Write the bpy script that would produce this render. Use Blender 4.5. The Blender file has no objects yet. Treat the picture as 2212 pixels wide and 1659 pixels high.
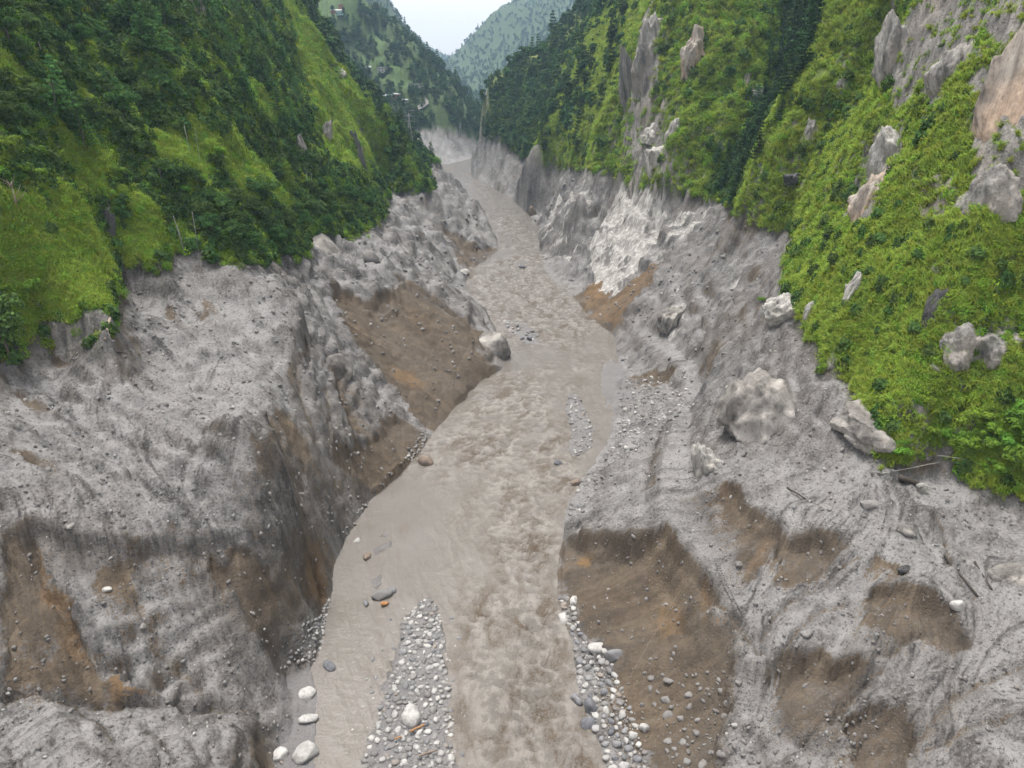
import bpy, math, random
import numpy as np
rng = np.random.default_rng(7)
random.seed(7)
sc = bpy.context.scene
COL = sc.collection
# ------------------------------------------------------------------ camera
H_CAM = 70.0
FPX = 1533.7            # focal length for a frame 2212 wide
PITCH = math.atan(641.5 / FPX)
SP, CP = math.sin(PITCH), math.cos(PITCH)
cam_d = bpy.data.cameras.new('camera')
cam = bpy.data.objects.new('camera', cam_d)
COL.objects.link(cam)
cam.location = (0, 0, H_CAM)
cam.rotation_euler = (math.pi / 2 - PITCH, 0, 0)
cam_d.sensor_width = 36.0
cam_d.lens = 36.0 * FPX / 2212.0
cam_d.clip_start = 0.5
cam_d.clip_end = 60000
sc.camera = cam
# ------------------------------------------------------------------ sky, sun, exposure
SUN_EL, SUN_AZ = math.radians(75), math.radians(318)   # azimuth from +Y clockwise
world = bpy.data.worlds.new('World')
sc.world = world
world.use_nodes = True
wn, wl = world.node_tree.nodes, world.node_tree.links
wn.clear()
sky = wn.new('ShaderNodeTexSky'); sky.sky_type = 'NISHITA'; sky.sun_disc = False
sky.sun_elevation = SUN_EL; sky.sun_rotation = SUN_AZ
sky.air_density = 1.2; sky.dust_density = 4.0
cover = wn.new('ShaderNodeMix'); cover.data_type = 'RGBA'       # even overcast cover over the clear sky
cover.inputs[0].default_value = 0.86
cover.inputs[7].default_value = (3.05, 2.84, 2.72, 1)
bgn = wn.new('ShaderNodeBackground'); bgn.inputs[1].default_value = 0.12
wo = wn.new('ShaderNodeOutputWorld')
wl.new(sky.outputs[0], cover.inputs[6]); wl.new(cover.outputs[2], bgn.inputs[0]); wl.new(bgn.outputs[0], wo.inputs[0])
sun_d = bpy.data.lights.new('sun', 'SUN'); sun_d.energy = 1.5; sun_d.angle = math.radians(18); sun_d.color = (1.0, 0.96, 0.9)
sun = bpy.data.objects.new('sun', sun_d); COL.objects.link(sun)
sun.rotation_euler = (math.pi / 2 - SUN_EL, 0, math.pi - SUN_AZ)
sun.location = (0, 0, 400)
sc.view_settings.view_transform = 'Standard'; sc.view_settings.look = 'None'
sc.view_settings.gamma = 1.0; sc.view_settings.use_curve_mapping = False
sc.view_settings.exposure = 1.85
sc.cycles.use_denoising = True
sc.cycles.use_adaptive_sampling = True; sc.cycles.adaptive_threshold = 0.03; sc.cycles.use_light_tree = False
sc.cycles.max_bounces = 3; sc.cycles.diffuse_bounces = 1; sc.cycles.glossy_bounces = 2
sc.cycles.transparent_max_bounces = 4; sc.cycles.caustics_reflective = False; sc.cycles.caustics_refractive = False

# ------------------------------------------------------------------ geometry helpers
def ray(px, py):
    a, b = (px - 1106.0) / FPX, (829.5 - py) / FPX
    return np.array([a, CP + SP * b, -SP + CP * b])
def at_z(px, py, z):
    r = ray(px, py); t = (z - H_CAM) / r[2]
    return np.array([r[0] * t, r[1] * t, z])
def at_y(px, py, y):
    r = ray(px, py); t = y / r[1]
    return np.array([r[0] * t, y, H_CAM + r[2] * t])
def climb(base, pix, deg):
    out = []; b = np.array(base, float); tn = math.tan(math.radians(deg))
    for (px, py) in pix:
        r = ray(px, py)
        ts = np.geomspace(20, 9000, 20000)
        X, Y, Z = r[0] * ts, r[1] * ts, H_CAM + r[2] * ts
        hd = np.hypot(X - b[0], Y - b[1])
        g = (Z - b[2]) - tn * hd
        s = np.where((g[:-1] >= 0) & (g[1:] < 0))[0]
        i = int(s[-1]) if len(s) else int(np.argmax(np.where(Y > b[1] - 3, (Z - b[2]) / (hd + 0.5), -9)))
        b = np.array([X[i], Y[i], Z[i]]); out.append(b)
    return out
def proj(p):
    x, y, z = p[..., 0], p[..., 1], p[..., 2] - H_CAM
    d = y * CP - z * SP
    return 1106 + FPX * x / d, 829.5 - FPX * (y * SP + z * CP) / d

# ------------------------------------------------------------------ noise
_g3 = np.random.default_rng(5).normal(size=(1024, 3)).astype(np.float32)
_g3 /= np.linalg.norm(_g3, axis=1)[:, None]
_gx, _gy, _gz = [np.ascontiguousarray(_g3[:, k]) for k in range(3)]
def noise3(x, y, z):
    x, y, z = np.broadcast_arrays(np.asarray(x, np.float32), np.asarray(y, np.float32), np.asarray(z, np.float32))
    xi, yi, zi = np.floor(x).astype(np.int32), np.floor(y).astype(np.int32), np.floor(z).astype(np.int32)
    xf, yf, zf = x - xi, y - yi, z - zi
    u, v, w = [t * t * t * (t * (t * 6 - 15) + 10) for t in (xf, yf, zf)]
    hx = [xi * np.int32(73856093), (xi + 1) * np.int32(73856093)]
    hy = [yi * np.int32(19349663), (yi + 1) * np.int32(19349663)]
    hz = [zi * np.int32(83492791), (zi + 1) * np.int32(83492791)]
    def g(i, j, k):
        h = hx[i] ^ hy[j] ^ hz[k]
        h = (h ^ (h >> 13)) & 1023
        return _gx[h] * (xf - i) + _gy[h] * (yf - j) + _gz[h] * (zf - k)
    def lerp(a, b, t): return a + (b - a) * t
    return 1.5 * lerp(lerp(lerp(g(0,0,0), g(1,0,0), u), lerp(g(0,1,0), g(1,1,0), u), v),
                lerp(lerp(g(0,0,1), g(1,0,1), u), lerp(g(0,1,1), g(1,1,1), u), v), w)
def fbm_in(mask, x, y, z, *a, **k):
    """fbm only where it is needed"""
    out = np.zeros(x.shape, np.float32); out[mask] = fbm(x[mask], y[mask], z[mask], *a, **k); return out
def fbm(x, y, z, sc_, octs=4, gain=0.5, lac=2.03, ridged=False, off=0.0):
    a, f, tot, s = 1.0, 1.0 / sc_, 0.0, 0.0
    for o in range(octs):
        n = noise3(x * f + 17.3 * o + off, y * f + 5.1 * o - off, z * f + 31.7 * o)
        if ridged: n = 1 - 2 * np.abs(n)
        tot = tot + a * n; s += a; a *= gain; f *= lac
    return tot / s
def sstep(a, b, x):
    t = np.clip((x - a) / (b - a), 0, 1); return t * t * (3 - 2 * t)
# ------------------------------------------------------------------ valley terrain: control points
# (pixel x, pixel y, height above the river)
LEFT_EDGE = [(683,1700),(683,1500),(674,1440),(700,1370),(715,1290),(722,1220),(745,1165),(800,1080),(890,1000),(935,935),(985,880),(1040,822),(1088,795),(1086,762),(1072,722),(1034,660),(1006,620),(1012,585),(1058,556),(1076,540),(1066,505)]
RIGHT_EDGE = [(1330,1700),(1310,1659),(1275,1560),(1245,1480),(1240,1400),(1205,1300),(1204,1250),(1212,1180),(1225,1100),(1270,1020),(1310,960),(1325,900),(1325,830),(1335,770),(1322,720),(1272,682),(1248,650),(1192,602),(1176,575),(1168,545),(1163,490),(1140,460),(1110,432),(1060,402),(1022,382)]
CP_ = []
def add(*pts):
    for p in pts: CP_.append(at_z(*p))
def addw(*pts):
    for p in pts: CP_.append(np.array(p, float))
def col(base, pix, deg):
    CP_.extend(climb(base, pix, deg))
TRIM_L, TRIM_R = [], []
def trim(side, *pts):
    for p in pts:
        q = at_z(*p[:3]); CP_.append(q); (TRIM_L if side < 0 else TRIM_R).append(q)
add(*[(x, y, 0.0) for x, y in LEFT_EDGE]); add(*[(x, y, 0.0) for x, y in RIGHT_EDGE])
add((1000,1659,-2),(960,1500,-2),(960,1350,-2),(980,1200,-2),(1010,1080,-2),(1100,980,-2),(1180,880,-2),(1210,780,-2),(1180,700,-2),(1100,620,-2),(1110,570,-2),(1120,520,-2),(1100,480,-2),(1080,450,-2),(1040,410,-2))
# left bank, flood-scoured
add((640,1659,.3),(650,1560,.3),(600,1640,.6),(640,1480,.5),(600,1440,2.5),(560,1480,4.5),(540,1535,4.5),(560,1600,3.5),(590,1690,0.8),(520,1659,6),(480,1580,8),(300,1600,11.5),(150,1560,12.5),(0,1600,14.5),(0,1659,16),(-150,1659,18),(300,1700,14),(0,1505,12.5),(200,1510,10.5),(400,1520,7))
add((660,1400,2.0),(670,1330,3),(680,1250,3.5),(690,1190,5),(630,1220,10),(600,1300,9),(560,1380,8),(450,1430,9),(300,1400,13),(150,1400,15),(0,1400,16.5),(0,1280,20),(150,1280,18.5),(300,1280,16.5),(450,1270,14.5),(540,1200,16.5))
add((0,1130,24),(130,1130,23),(240,1140,22),(370,1140,20.5),(500,1130,19),(600,1120,17.5),(640,1090,16),(620,1000,21),(600,960,22.5),(570,900,24.5),(500,900,25),(300,950,26),(150,1040,25.5),(0,1040,27),(0,950,29),(400,1040,23),(150,880,28.5),(0,800,33),(300,800,28.5),(150,790,31.5),(450,770,27.5),(560,800,26))
add((700,1080,9),(720,1150,3.5),(690,1000,13),(745,1050,5.5),(800,1010,4.5),(850,960,4.5),(760,930,10),(700,900,17),(660,850,20),(645,790,23.5),(652,700,27),(640,645,30),(700,760,20),(730,700,20),(800,900,8),(770,830,13.5),(830,860,7.5),(880,920,3))
add((550,600,34.5),(620,635,32),(450,640,33),(380,560,38.5),(460,570,37.5),(300,650,34),(270,720,33),(380,720,30.5))
add((700,650,22),(760,700,18),(850,780,10),(920,830,6),(980,850,2.5),(900,700,13),(960,740,9),(1020,780,4.5),(1060,780,3),(800,600,22),(860,590,20),(930,600,15.5),(985,620,10.5),(1030,680,6.5),(1060,730,4),(960,680,11.5),(850,660,16.5),(750,560,25),(690,560,27),(830,530,24))
add((870,470,22),(930,500,14),(990,540,6),(900,560,17),(970,580,6),(1000,500,8),(1030,470,9),(940,430,18),(1000,430,13),(880,400,24),(960,390,20),(1040,520,4))
trim(-1,(835,400,27),(812,440,27),(803,490,27),(740,505,28),(660,515,29),(600,560,31.5),(560,575,35.5),(420,545,39.5),(340,575,39),(250,580,39),(240,690,36.5),(230,745,34),(170,755,33.2),(105,740,33.5),(60,745,34),(0,760,35),(890,362,25),(950,352,23.5))
add((150,700,35.8),(225,660,37.9))
CL = CP_[-1]
# left hillside
b = at_z(0,730,37); col(b, [(0,560),(0,400),(0,200),(0,0),(-20,-250)], 42)
b = at_z(170,690,36.4); col(b, [(160,560),(130,420),(100,250),(70,80),(40,-100)], 42)
b = at_z(330,570,39.5); col(b, [(310,470),(290,400),(250,250),(200,100),(160,-20),(100,-200)], 41)
b = at_z(420,545,39.8); col(b, [(410,450),(390,350),(350,220),(310,100),(270,-20),(200,-200)], 41)
b = at_z(600,560,32); col(b, [(570,470),(530,370),(480,250),(430,120),(390,0),(330,-150)], 42)
b = at_z(740,505,28.5); col(b, [(700,420),(660,320),(600,200),(540,90),(500,0),(440,-150)], 44)
b = at_z(835,400,28); col(b, [(853,350),(825,300),(793,238),(755,198),(722,155),(665,90),(622,30),(590,-20),(550,-120)], 50)
# wooded rib behind the first crest, and its hidden flank
b = at_z(950,352,24); RIBB = climb(b, [(895,325),(840,285),(780,215),(725,140),(680,75),(630,5),(580,-100)], 42); CP_.extend(RIBB)
for q in RIBB: addw((q[0] - 25, q[1] + 60, q[2] - 22), (q[0] - 60, q[1] + 170, q[2] - 25))
# far outer bank of the bend and far left hill
add((962,356,0),(990,349,0),(1020,341,0),(1060,333,0),(925,375,0),(1000,372,-2),(985,362,-2))
b0 = at_z(975,352,0)
for px_, py_, yy in [(870,287,800),(905,283,800),(945,275,810),(985,282,820),(1010,296,830),(1040,310,840)]:
    q = at_y(px_, py_, yy); CP_.append(q); TRIM_L.append(q)
CP_.append(at_y(930,320,770)); CP_.append(at_y(980,315,790)); CP_.append(at_y(880,330,740))
b = at_y(870,287,800); col(b, [(850,230),(810,180),(760,110),(720,50),(690,0),(650,-80)], 30)
b = at_y(945,275,810); col(b, [(915,225),(890,180),(850,120),(800,60),(770,10)], 31)
b = at_y(1010,296,830); col(b, [(1000,256),(970,208),(944,158),(922,132),(884,100),(842,68),(792,34),(752,0)], 33)
FARL = CP_[-8:]
for q in FARL[1:]: addw((q[0] + 60, q[1] + 260, q[2] - 110), (q[0] - 100, q[1] + 500, q[2] - 60))
addw((-700,1200,300),(-900,1800,420),(-350,1900,330))
# river reach beyond the promontory
addw((60,900,-1),(95,1000,-1),(110,1150,0),(100,1350,2),(120,1600,8),(60,1150,12),(160,1100,15),(40,1400,30))
# right bank, flood-scoured
add((1450,1700,2),(1400,1659,1.8),(1450,1659,2.6),(1700,1659,7),(1600,1659,5),(2212,1659,14),(2000,1659,10.5),(2212,1800,13),(1700,1800,6),(2400,1659,17))
add((1300,1540,1.0),(1280,1420,1.2),(1350,1560,2),(1400,1500,3.6),(1260,1330,1.6),(1230,1250,1.4),(1250,1200,3),(1300,1300,3.8),(1400,1350,5.8),(1500,1450,6.8),(1350,1430,3.4),(1480,1560,4.5),(1330,1230,5),(1430,1250,7.5),(1500,1320,8.2))
add((1240,1160,2.8),(1300,1140,6.5),(1380,1140,9),(1450,1160,11.2),(1500,1210,12),(1560,1310,12),(1600,1400,11),(1450,1050,11.5),(1494,1143,12.2),(1535,1215,12.8),(1390,1050,8.5),(1300,1080,4),(1320,1010,3.4),(1450,980,10.2),(1420,920,6),(1380,960,4.4),(1360,880,2.4),(1350,820,1.4),(1400,850,3.4),(1450,890,6),(1480,900,8.6),(1500,830,8.2),(1440,800,5.8),(1380,770,2.8),(1400,730,6),(1470,770,8))
add((1650,1110,17),(1600,1120,15),(1570,1190,13.5),(1720,1130,17),(1700,1000,18.5),(1620,1010,17.5),(1560,1040,14.5),(1540,960,15),(1620,900,19.5),(1700,900,21.5),(1800,960,21.5),(1860,1170,17.5),(1850,1050,20),(2000,1100,19.5),(2200,1200,18),(2100,1060,20.5),(2000,1250,17.2),(2212,1400,15.5),(1900,1300,15.4),(1750,1270,14.2),(1650,1270,12.8),(1650,1400,11.2),(1800,1400,13),(2000,1400,14.2),(1700,1500,9),(1850,1530,11.2),(2000,1530,13.2),(2212,1530,14.6),(2450,1400,20),(2400,1200,22))
add((1340,680,5.5),(1310,650,4),(1390,640,11),(1430,570,18),(1500,620,19),(1450,680,12),(1560,700,19.5),(1600,800,19.5),(1530,850,12.5),(1540,780,15),(1600,640,24.5),(1660,560,30),(1560,540,26),(1500,500,26),(1640,700,25.5),(1700,760,27),(1760,860,25.5),(1600,500,33))
# white scoured rock and the reach upstream
add((1205,575,1.5),(1250,600,2.2),(1300,640,5),(1265,560,3),(1290,500,16),(1330,470,22),(1400,480,24),(1360,560,14),(1200,520,6),(1190,480,7),(1240,430,24),(1300,400,29),(1190,440,11),(1140,430,8),(1120,400,10),(1060,370,8),(1030,360,5))
trim(1,(1570,435,35.5),(1520,422,35),(1440,412,35),(1380,400,34),(1335,385,33))
for px_, py_, yy in [(1332,370,330),(1270,362,385),(1212,360,430),(1168,340,500),(1121,333,545),(1080,306,600),(1038,286,650)]:
    q = at_y(px_, py_, yy); CP_.append(q); TRIM_R.append(q)
trim(1,(1590,470,36.5),(1650,490,35.5),(1705,492,36),(1722,530,35),(1692,600,32.7),(1682,650,31.5),(1740,705,30.5),(1770,760,29.5),(1835,810,28.2),(1850,870,26.5),(1880,950,23.5),(2010,975,23.2),(2080,1005,22.5),(2135,1055,21),(2212,1075,20.5),(2300,1110,21))
# right hillside
TR = TRIM_R
b = at_y(1038,286,650); col(b, [(1052,258),(1075,220),(1113,185),(1148,165),(1172,147),(1190,95),(1228,70),(1264,20),(1290,-40)], 36)
FR = CP_[-9:]
for q in FR: addw((q[0] + 60, q[1] + 180, q[2] - 45), (q[0] + 150, q[1] + 420, q[2] - 70))
b = at_y(1121,333,545); col(b, [(1140,290),(1170,230),(1200,180),(1235,120),(1275,50),(1310,-30)], 42)
b = at_y(1212,360,430); col(b, [(1225,300),(1250,220),(1275,140),(1310,60),(1340,-30)], 50)
b = at_y(1290,366,365); col(b, [(1300,300),(1320,220),(1345,140),(1370,60),(1390,-40)], 54)
b = at_z(1350,388,34); col(b, [(1352,320),(1358,250),(1375,160),(1400,80),(1440,0),(1470,-90)], 64)
b = at_z(1440,412,35.5); col(b, [(1450,340),(1480,250),(1510,150),(1540,50),(1560,-50)], 55)
b = at_z(1560,432,35.5); col(b, [(1600,350),(1640,270),(1680,180),(1725,80),(1770,-20)], 43)
b = at_z(1590,470,36.7); col(b, [(1640,400),(1690,330),(1745,220),(1795,100),(1835,0),(1870,-100)], 55)
b = at_z(1705,492,36.5); col(b, [(1760,410),(1820,310),(1870,200),(1910,90),(1940,-20)], 58)
b = at_z(1692,600,33); col(b, [(1740,560),(1800,500),(1870,400),(1930,260),(1980,100),(2010,-30)], 56)
b = at_z(1770,760,30); col(b, [(1840,690),(1920,600),(2000,490),(2060,350),(2110,200),(2150,50),(2180,-80)], 55)
b = at_z(1880,950,24); col(b, [(1930,880),(2000,790),(2080,680),(2150,550),(2210,400),(2270,250),(2330,100)], 53)
b = at_z(2080,1005,23); col(b, [(2120,930),(2180,850),(2250,720),(2320,560),(2400,350),(2450,100)], 50)
b = at_z(2300,1110,21.5); col(b, [(2360,1000),(2450,850),(2550,650),(2650,400)], 48)
# far right mountain and the last hill in the gap
for (px_, py_, yy) in [(1050,222,1900),(1075,235,1700),(1040,246,1500),(968,138,2600),(988,116,2650),(1008,96,2650),(1028,64,2700),(1070,24,2750),(1118,2,2800),(1200,-54,2900),(1270,-120,3000),(1010,170,2250),(1090,150,2250),(1120,80,2500),(1180,120,2000),(1200,40,2350),(1000,214,2050),(985,180,2300),(1150,200,1700)]:
    CP_.append(at_y(px_, py_, yy))
for (px_, py_, yy) in [(930,108,4300),(945,118,4400),(960,130,4500),(985,140,4700),(880,60,4300),(800,20,4200)]:
    CP_.append(at_y(px_, py_, yy))
addw((-150,3000,0),(-60,3300,40),(-200,3700,80),(700,4000,600),(1500,3000,700),(900,2000,500),(700,1500,350),(-1200,4200,500),(-1500,2500,600),(900,5200,300),(0,5400,150),(-2500,5200,700),(2500,5200,700))
# out of frame flanks
addw((-150,20,70),(-90,20,28),(-60,15,22),(-30,10,6),(0,15,-2),(25,12,2),(60,15,15),(110,20,45),(170,60,110),(240,150,230),(350,300,330),(450,600,420),(-200,100,130),(-280,220,230),(-350,400,300),(-400,700,330),(-500,1000,330))

CTRL = np.array(CP_)
def warp(X, Y):
    d = Y * CP + 27.0
    return X / d, np.log(d)
cu, cv = warp(CTRL[:, 0], CTRL[:, 1])
EPS = 0.012
def rbf_fit(cu, cv, val, smooth=0.0):
    n = len(cu)
    r = np.sqrt((cu[:, None] - cu[None]) ** 2 + (cv[:, None] - cv[None]) ** 2 + EPS ** 2)
    A = np.zeros((n + 3, n + 3)); A[:n, :n] = r - np.eye(n) * smooth
    P = np.stack([np.ones(n), cu, cv], 1); A[:n, n:] = P; A[n:, :n] = P.T
    return np.linalg.solve(A, np.concatenate([val, np.zeros(3)]))
def rbf_eval(w, cu, cv, U, V):
    sh = U.shape; U = U.ravel().astype(np.float32); V = V.ravel().astype(np.float32); out = np.empty(len(U), np.float32)
    n = len(cu); a = cu.astype(np.float32); b_ = cv.astype(np.float32); ww = w[:n].astype(np.float32)
    for i in range(0, len(U), 20000):
        u, v = U[i:i + 20000, None], V[i:i + 20000, None]
        out[i:i + 20000] = np.sqrt((u - a) ** 2 + (v - b_) ** 2 + EPS ** 2) @ ww + w[n] + w[n + 1] * u[:, 0] + w[n + 2] * v[:, 0]
    return out.reshape(sh)
# grid: rows in Y, columns fanned so that spacing grows with distance
ys = [20.0]
while ys[-1] < 5200:
    y = ys[-1]; ys.append(y + 0.26 + 0.0031 * max(y - 50, 0) + 0.9e-5 * max(y - 150, 0) ** 2)
YS = np.array(ys)
US = np.concatenate([np.linspace(-1.5, -0.86, 60, endpoint=False), np.linspace(-0.86, 0.86, 860, endpoint=False), np.linspace(0.86, 1.5, 61)])
NR, NC = len(YS), len(US)
DEP = YS * CP + 27.0
GX = US[None, :] * DEP[:, None]; GY = np.repeat(YS[:, None], NC, 1)
_us = np.linspace(-1.5, 1.5, 420); _vs = np.linspace(np.log(DEP[0]), np.log(DEP[-1]), 420)
_w = rbf_fit(cu, cv, CTRL[:, 2], 0.0)
_UU, _VV = np.meshgrid(_us, _vs)
_ZZ = rbf_eval(_w, cu, cv, _UU, _VV)
def bil(F, fi, fj):
    i = np.clip(np.floor(fi).astype(int), 0, F.shape[0] - 2); j = np.clip(np.floor(fj).astype(int), 0, F.shape[1] - 2)
    a, b_ = np.clip(fi - i, 0, 1), np.clip(fj - j, 0, 1)
    return (F[i, j] * (1 - a) + F[i + 1, j] * a) * (1 - b_) + (F[i, j + 1] * (1 - a) + F[i + 1, j + 1] * a) * b_
def warp_sample(F, X, Y):
    u, v = warp(X, Y)
    return bil(F, (v - _vs[0]) / (_vs[1] - _vs[0]), (u + 1.5) / 3.0 * (len(_us) - 1))
GZ = warp_sample(_ZZ, GX, GY).astype(np.float64)
_colidx = np.arange(NC); _rowidx = np.arange(NR)
def gidx(X, Y):
    u = X / (Y * CP + 27.0)
    return np.interp(Y, YS, _rowidx), np.interp(u, US, _colidx)
def ground(X, Y, F=None):
    fi, fj = gidx(np.asarray(X, float), np.asarray(Y, float))
    return bil(GZ if F is None else F, fi, fj)
def hit(px, py, tmin=30.0):
    r = ray(px, py)
    ts = np.geomspace(tmin, 6000, 6000)
    X, Y, Z = r[0] * ts, r[1] * ts, H_CAM + r[2] * ts
    g = Z - ground(X, Y)
    s = np.where(g < 0)[0]
    if len(s) == 0: return None
    i = max(int(s[0]), 1); a = g[i - 1] / (g[i - 1] - g[i]); t = ts[i - 1] + a * (ts[i] - ts[i - 1])
    return np.array([r[0] * t, r[1] * t, H_CAM + r[2] * t])
# ------------------------------------------------------------------ river outline in plan, water line
LEFT_UP = [(1036,462),(1000,420),(958,388),(925,374),(928,366),(962,356),(990,349),(1020,341),(1060,333),(1110,326)]
RIGHT_UP = [(1016,372),(1022,360),(1050,347),(1110,340)]
RIV = np.array([at_z(x, y, 0)[:2] for x, y in [(700,3000)] + LEFT_EDGE + LEFT_UP] + [at_z(x, y, 0)[:2] for x, y in (RIGHT_EDGE + RIGHT_UP)[::-1]] + [at_z(1500,3000,0)[:2]])
def sdf(poly, X, Y):
    """signed distance in plan, positive inside"""
    d2 = np.full(X.shape, 1e18); ins = np.zeros(X.shape, bool)
    n = len(poly)
    for k in range(n):
        ax, ay = poly[k]; bx, by = poly[(k + 1) % n]
        ex, ey = bx - ax, by - ay; L = ex * ex + ey * ey + 1e-12
        t = np.clip(((X - ax) * ex + (Y - ay) * ey) / L, 0, 1)
        d2 = np.minimum(d2, (X - ax - t * ex) ** 2 + (Y - ay - t * ey) ** 2)
        c = ((ay > Y) != (by > Y)) & (X < ex * (Y - ay) / (ey + 1e-12) + ax)
        ins ^= c
    return np.where(ins, 1, -1) * np.sqrt(d2)
rows = YS < 1100
NRW = int(rows.sum())
RS = np.full(GZ.shape, -999.0)
wob = 0.7 * noise3(GX[:NRW] * .25, GY[:NRW] * .25, 0 * GX[:NRW]) + .3 * noise3(GX[:NRW] * .9, GY[:NRW] * .9, 0 * GX[:NRW])
RS[:NRW] = sdf(RIV, GX[:NRW], GY[:NRW]) + wob * np.clip(GY[:NRW] / 150, .6, 2)
ds = np.maximum(-RS, 0)
GZ = np.where(RS > 0, np.minimum(GZ, -0.05 - 0.22 * np.minimum(RS, 8)), np.where(ds < 40, np.maximum(GZ, 0.03 + 0.12 * ds), GZ))
BASE = GZ.copy()
# flow line streaks: noise smeared down the fall line
def grads(F):
    gy = np.empty_like(F); 
    Fx = np.gradient(F, axis=1) / np.gradient(US)[None, :] / DEP[:, None]          # dF/dX at fixed Y
    Fr = np.gradient(F, axis=0) / np.gradient(YS)[:, None]                          # along fixed u
    return Fx, Fr - Fx * US[None, :] * CP
def blur(F, n):
    for _ in range(n):
        F = (F + np.roll(F, 1, 0) + np.roll(F, -1, 0)) / 3; F = (F + np.roll(F, 1, 1) + np.roll(F, -1, 1)) / 3
    return F
fx, fy = grads(blur(BASE, 12))
gm = np.hypot(fx, fy) + 1e-6
SLOPE = np.hypot(*grads(BASE))
DX, DY = -fx / gm, -fy / gm
def lic(cell, nstep, step, seed):
    rr = np.random.default_rng(seed).random((NR // cell + 2, NC // cell + 2)).astype(np.float32)
    acc = np.zeros((NRW, NC), np.float32); wt = 0
    for sgn in (1, -1):
        X, Y = GX[:NRW].copy(), GY[:NRW].copy()
        for k in range(nstep):
            fi, fj = gidx(X, Y)
            i, j = np.clip(fi.astype(int), 0, NR - 1), np.clip(fj.astype(int), 0, NC - 1)
            acc += bil(rr, fi / cell, fj / cell) if cell > 1 else rr[i, j]; wt += 1
            st = step * (Y * CP + 27.0)
            X = X + sgn * DX[i, j] * st; Y = np.clip(Y + sgn * DY[i, j] * st, 20, 2000)
    acc = acc / wt - 0.5
    return acc / acc.std()
LF = np.zeros(GZ.shape, np.float32); LCo = np.zeros(GZ.shape, np.float32)
LF[:NRW] = .75 * lic(1, 12, 0.0022, 1) + .5 * lic(3, 10, .004, 4); LCo[:NRW] = lic(8, 8, 0.008, 2)

LBig = np.zeros(GZ.shape, np.float32); LBig[:NRW] = lic(26, 9, .017, 6)
# ------------------------------------------------------------------ cover masks
TLa, TRa = np.array(TRIM_L), np.array(TRIM_R)
wl_ = rbf_fit(*warp(TLa[:, 0], TLa[:, 1]), TLa[:, 2], 0.01); wr_ = rbf_fit(*warp(TRa[:, 0], TRa[:, 1]), TRa[:, 2], 0.01)
TLg = warp_sample(rbf_eval(wl_, *warp(TLa[:, 0], TLa[:, 1]), _UU, _VV), GX, GY)
TRg = warp_sample(rbf_eval(wr_, *warp(TRa[:, 0], TRa[:, 1]), _UU, _VV), GX, GY)
XC = np.interp(GY, [50,100,150,200,300,400,500,600,700,800,1000,1500,6000], [0,-2,5,15,5,0,-12,-35,-60,20,80,110,200])
LEFT = (GX < XC) & ~((GY > 1450) & (GX > -130)) 
N1 = fbm(GX, GY, GZ, 9, 3); N2 = fbm(GX, GY, GZ, 2.2, 3, off=9.1)
ABOVE = np.where(LEFT, GZ - TLg, GZ - TRg)
VEG = sstep(-0.8, 1.2, ABOVE + 1.6 * N1 + 1.3 * N2 + 0.5 * LF)
VEG = np.where(GY > 1150, 1.0, VEG)
VEG = np.where((GY > 380) & (GY < 700) & ~LEFT, VEG * sstep(4, 16, ds), VEG)
SOIL = np.zeros(GZ.shape); OCH = np.zeros(GZ.shape); PALE = np.zeros(GZ.shape); ROCK = np.zeros(GZ.shape); WET = np.zeros(GZ.shape); FIELD = np.zeros(GZ.shape)
N3 = fbm(GX, GY, GZ, .9, 3, gain=.65, off=21.0)
WX, WY = 1.6 * N1 + 1.5 * N2 + .5 * N3 + .25 * LF, fbm(GX, GY, GZ, 3.1, 4, gain=.6, off=4.4) * 2.4
def region(pix, pad=6.0):
    """pixel outline -> plan outline on the terrain; returns slices, plan polygon"""
    P = []
    for (a, b_) in pix:
        q = hit(a, b_)
        if q is not None: P.append(q[:2])
    P = np.array(P)
    y0, y1 = P[:, 1].min() - pad, P[:, 1].max() + pad
    r0, r1 = np.searchsorted(YS, [y0, y1]); r0 = max(r0 - 1, 0); r1 = min(r1 + 1, NR)
    u = P[:, 0] / (P[:, 1] * CP + 27.0)
    c0, c1 = np.searchsorted(US, [u.min() - pad / DEP[r0], u.max() + pad / DEP[r0]]); c0 = max(c0 - 1, 0); c1 = min(c1 + 1, NC)
    return (slice(r0, r1), slice(c0, c1)), P
def region_sd(pix, rag=1.0, pad=6.0):
    sl, P = region(pix, pad)
    k = np.clip(np.median(P[:, 1]) / 110.0, .6, 4) * rag
    return sl, P, sdf(P, GX[sl] + WX[sl] * k, GY[sl] + WY[sl] * k), k
def patch(pix, depth=0.0, edge=0.8, layer=None, amount=1.0, rag=1.0, soft=0.7, fade=True):
    sl, P, s, k = region_sd(pix, rag)
    if depth:
        w = sstep(0, edge * k, s + .5 * N3[sl])
        if fade:
            z = GZ[sl][s > 0]
            if len(z) > 10:
                lo, hi = np.percentile(z, 3), np.percentile(z, 97); w = w * sstep(lo, lo + .45 * (hi - lo), GZ[sl])
        GZ[sl] -= .9 * depth * w
    if layer is not None:
        layer[sl] = np.maximum(layer[sl], amount * sstep(-soft * k * .4, soft * k, s) * np.clip(.86 + .5 * N1[sl] + .35 * N2[sl], .2, 1))
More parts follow.
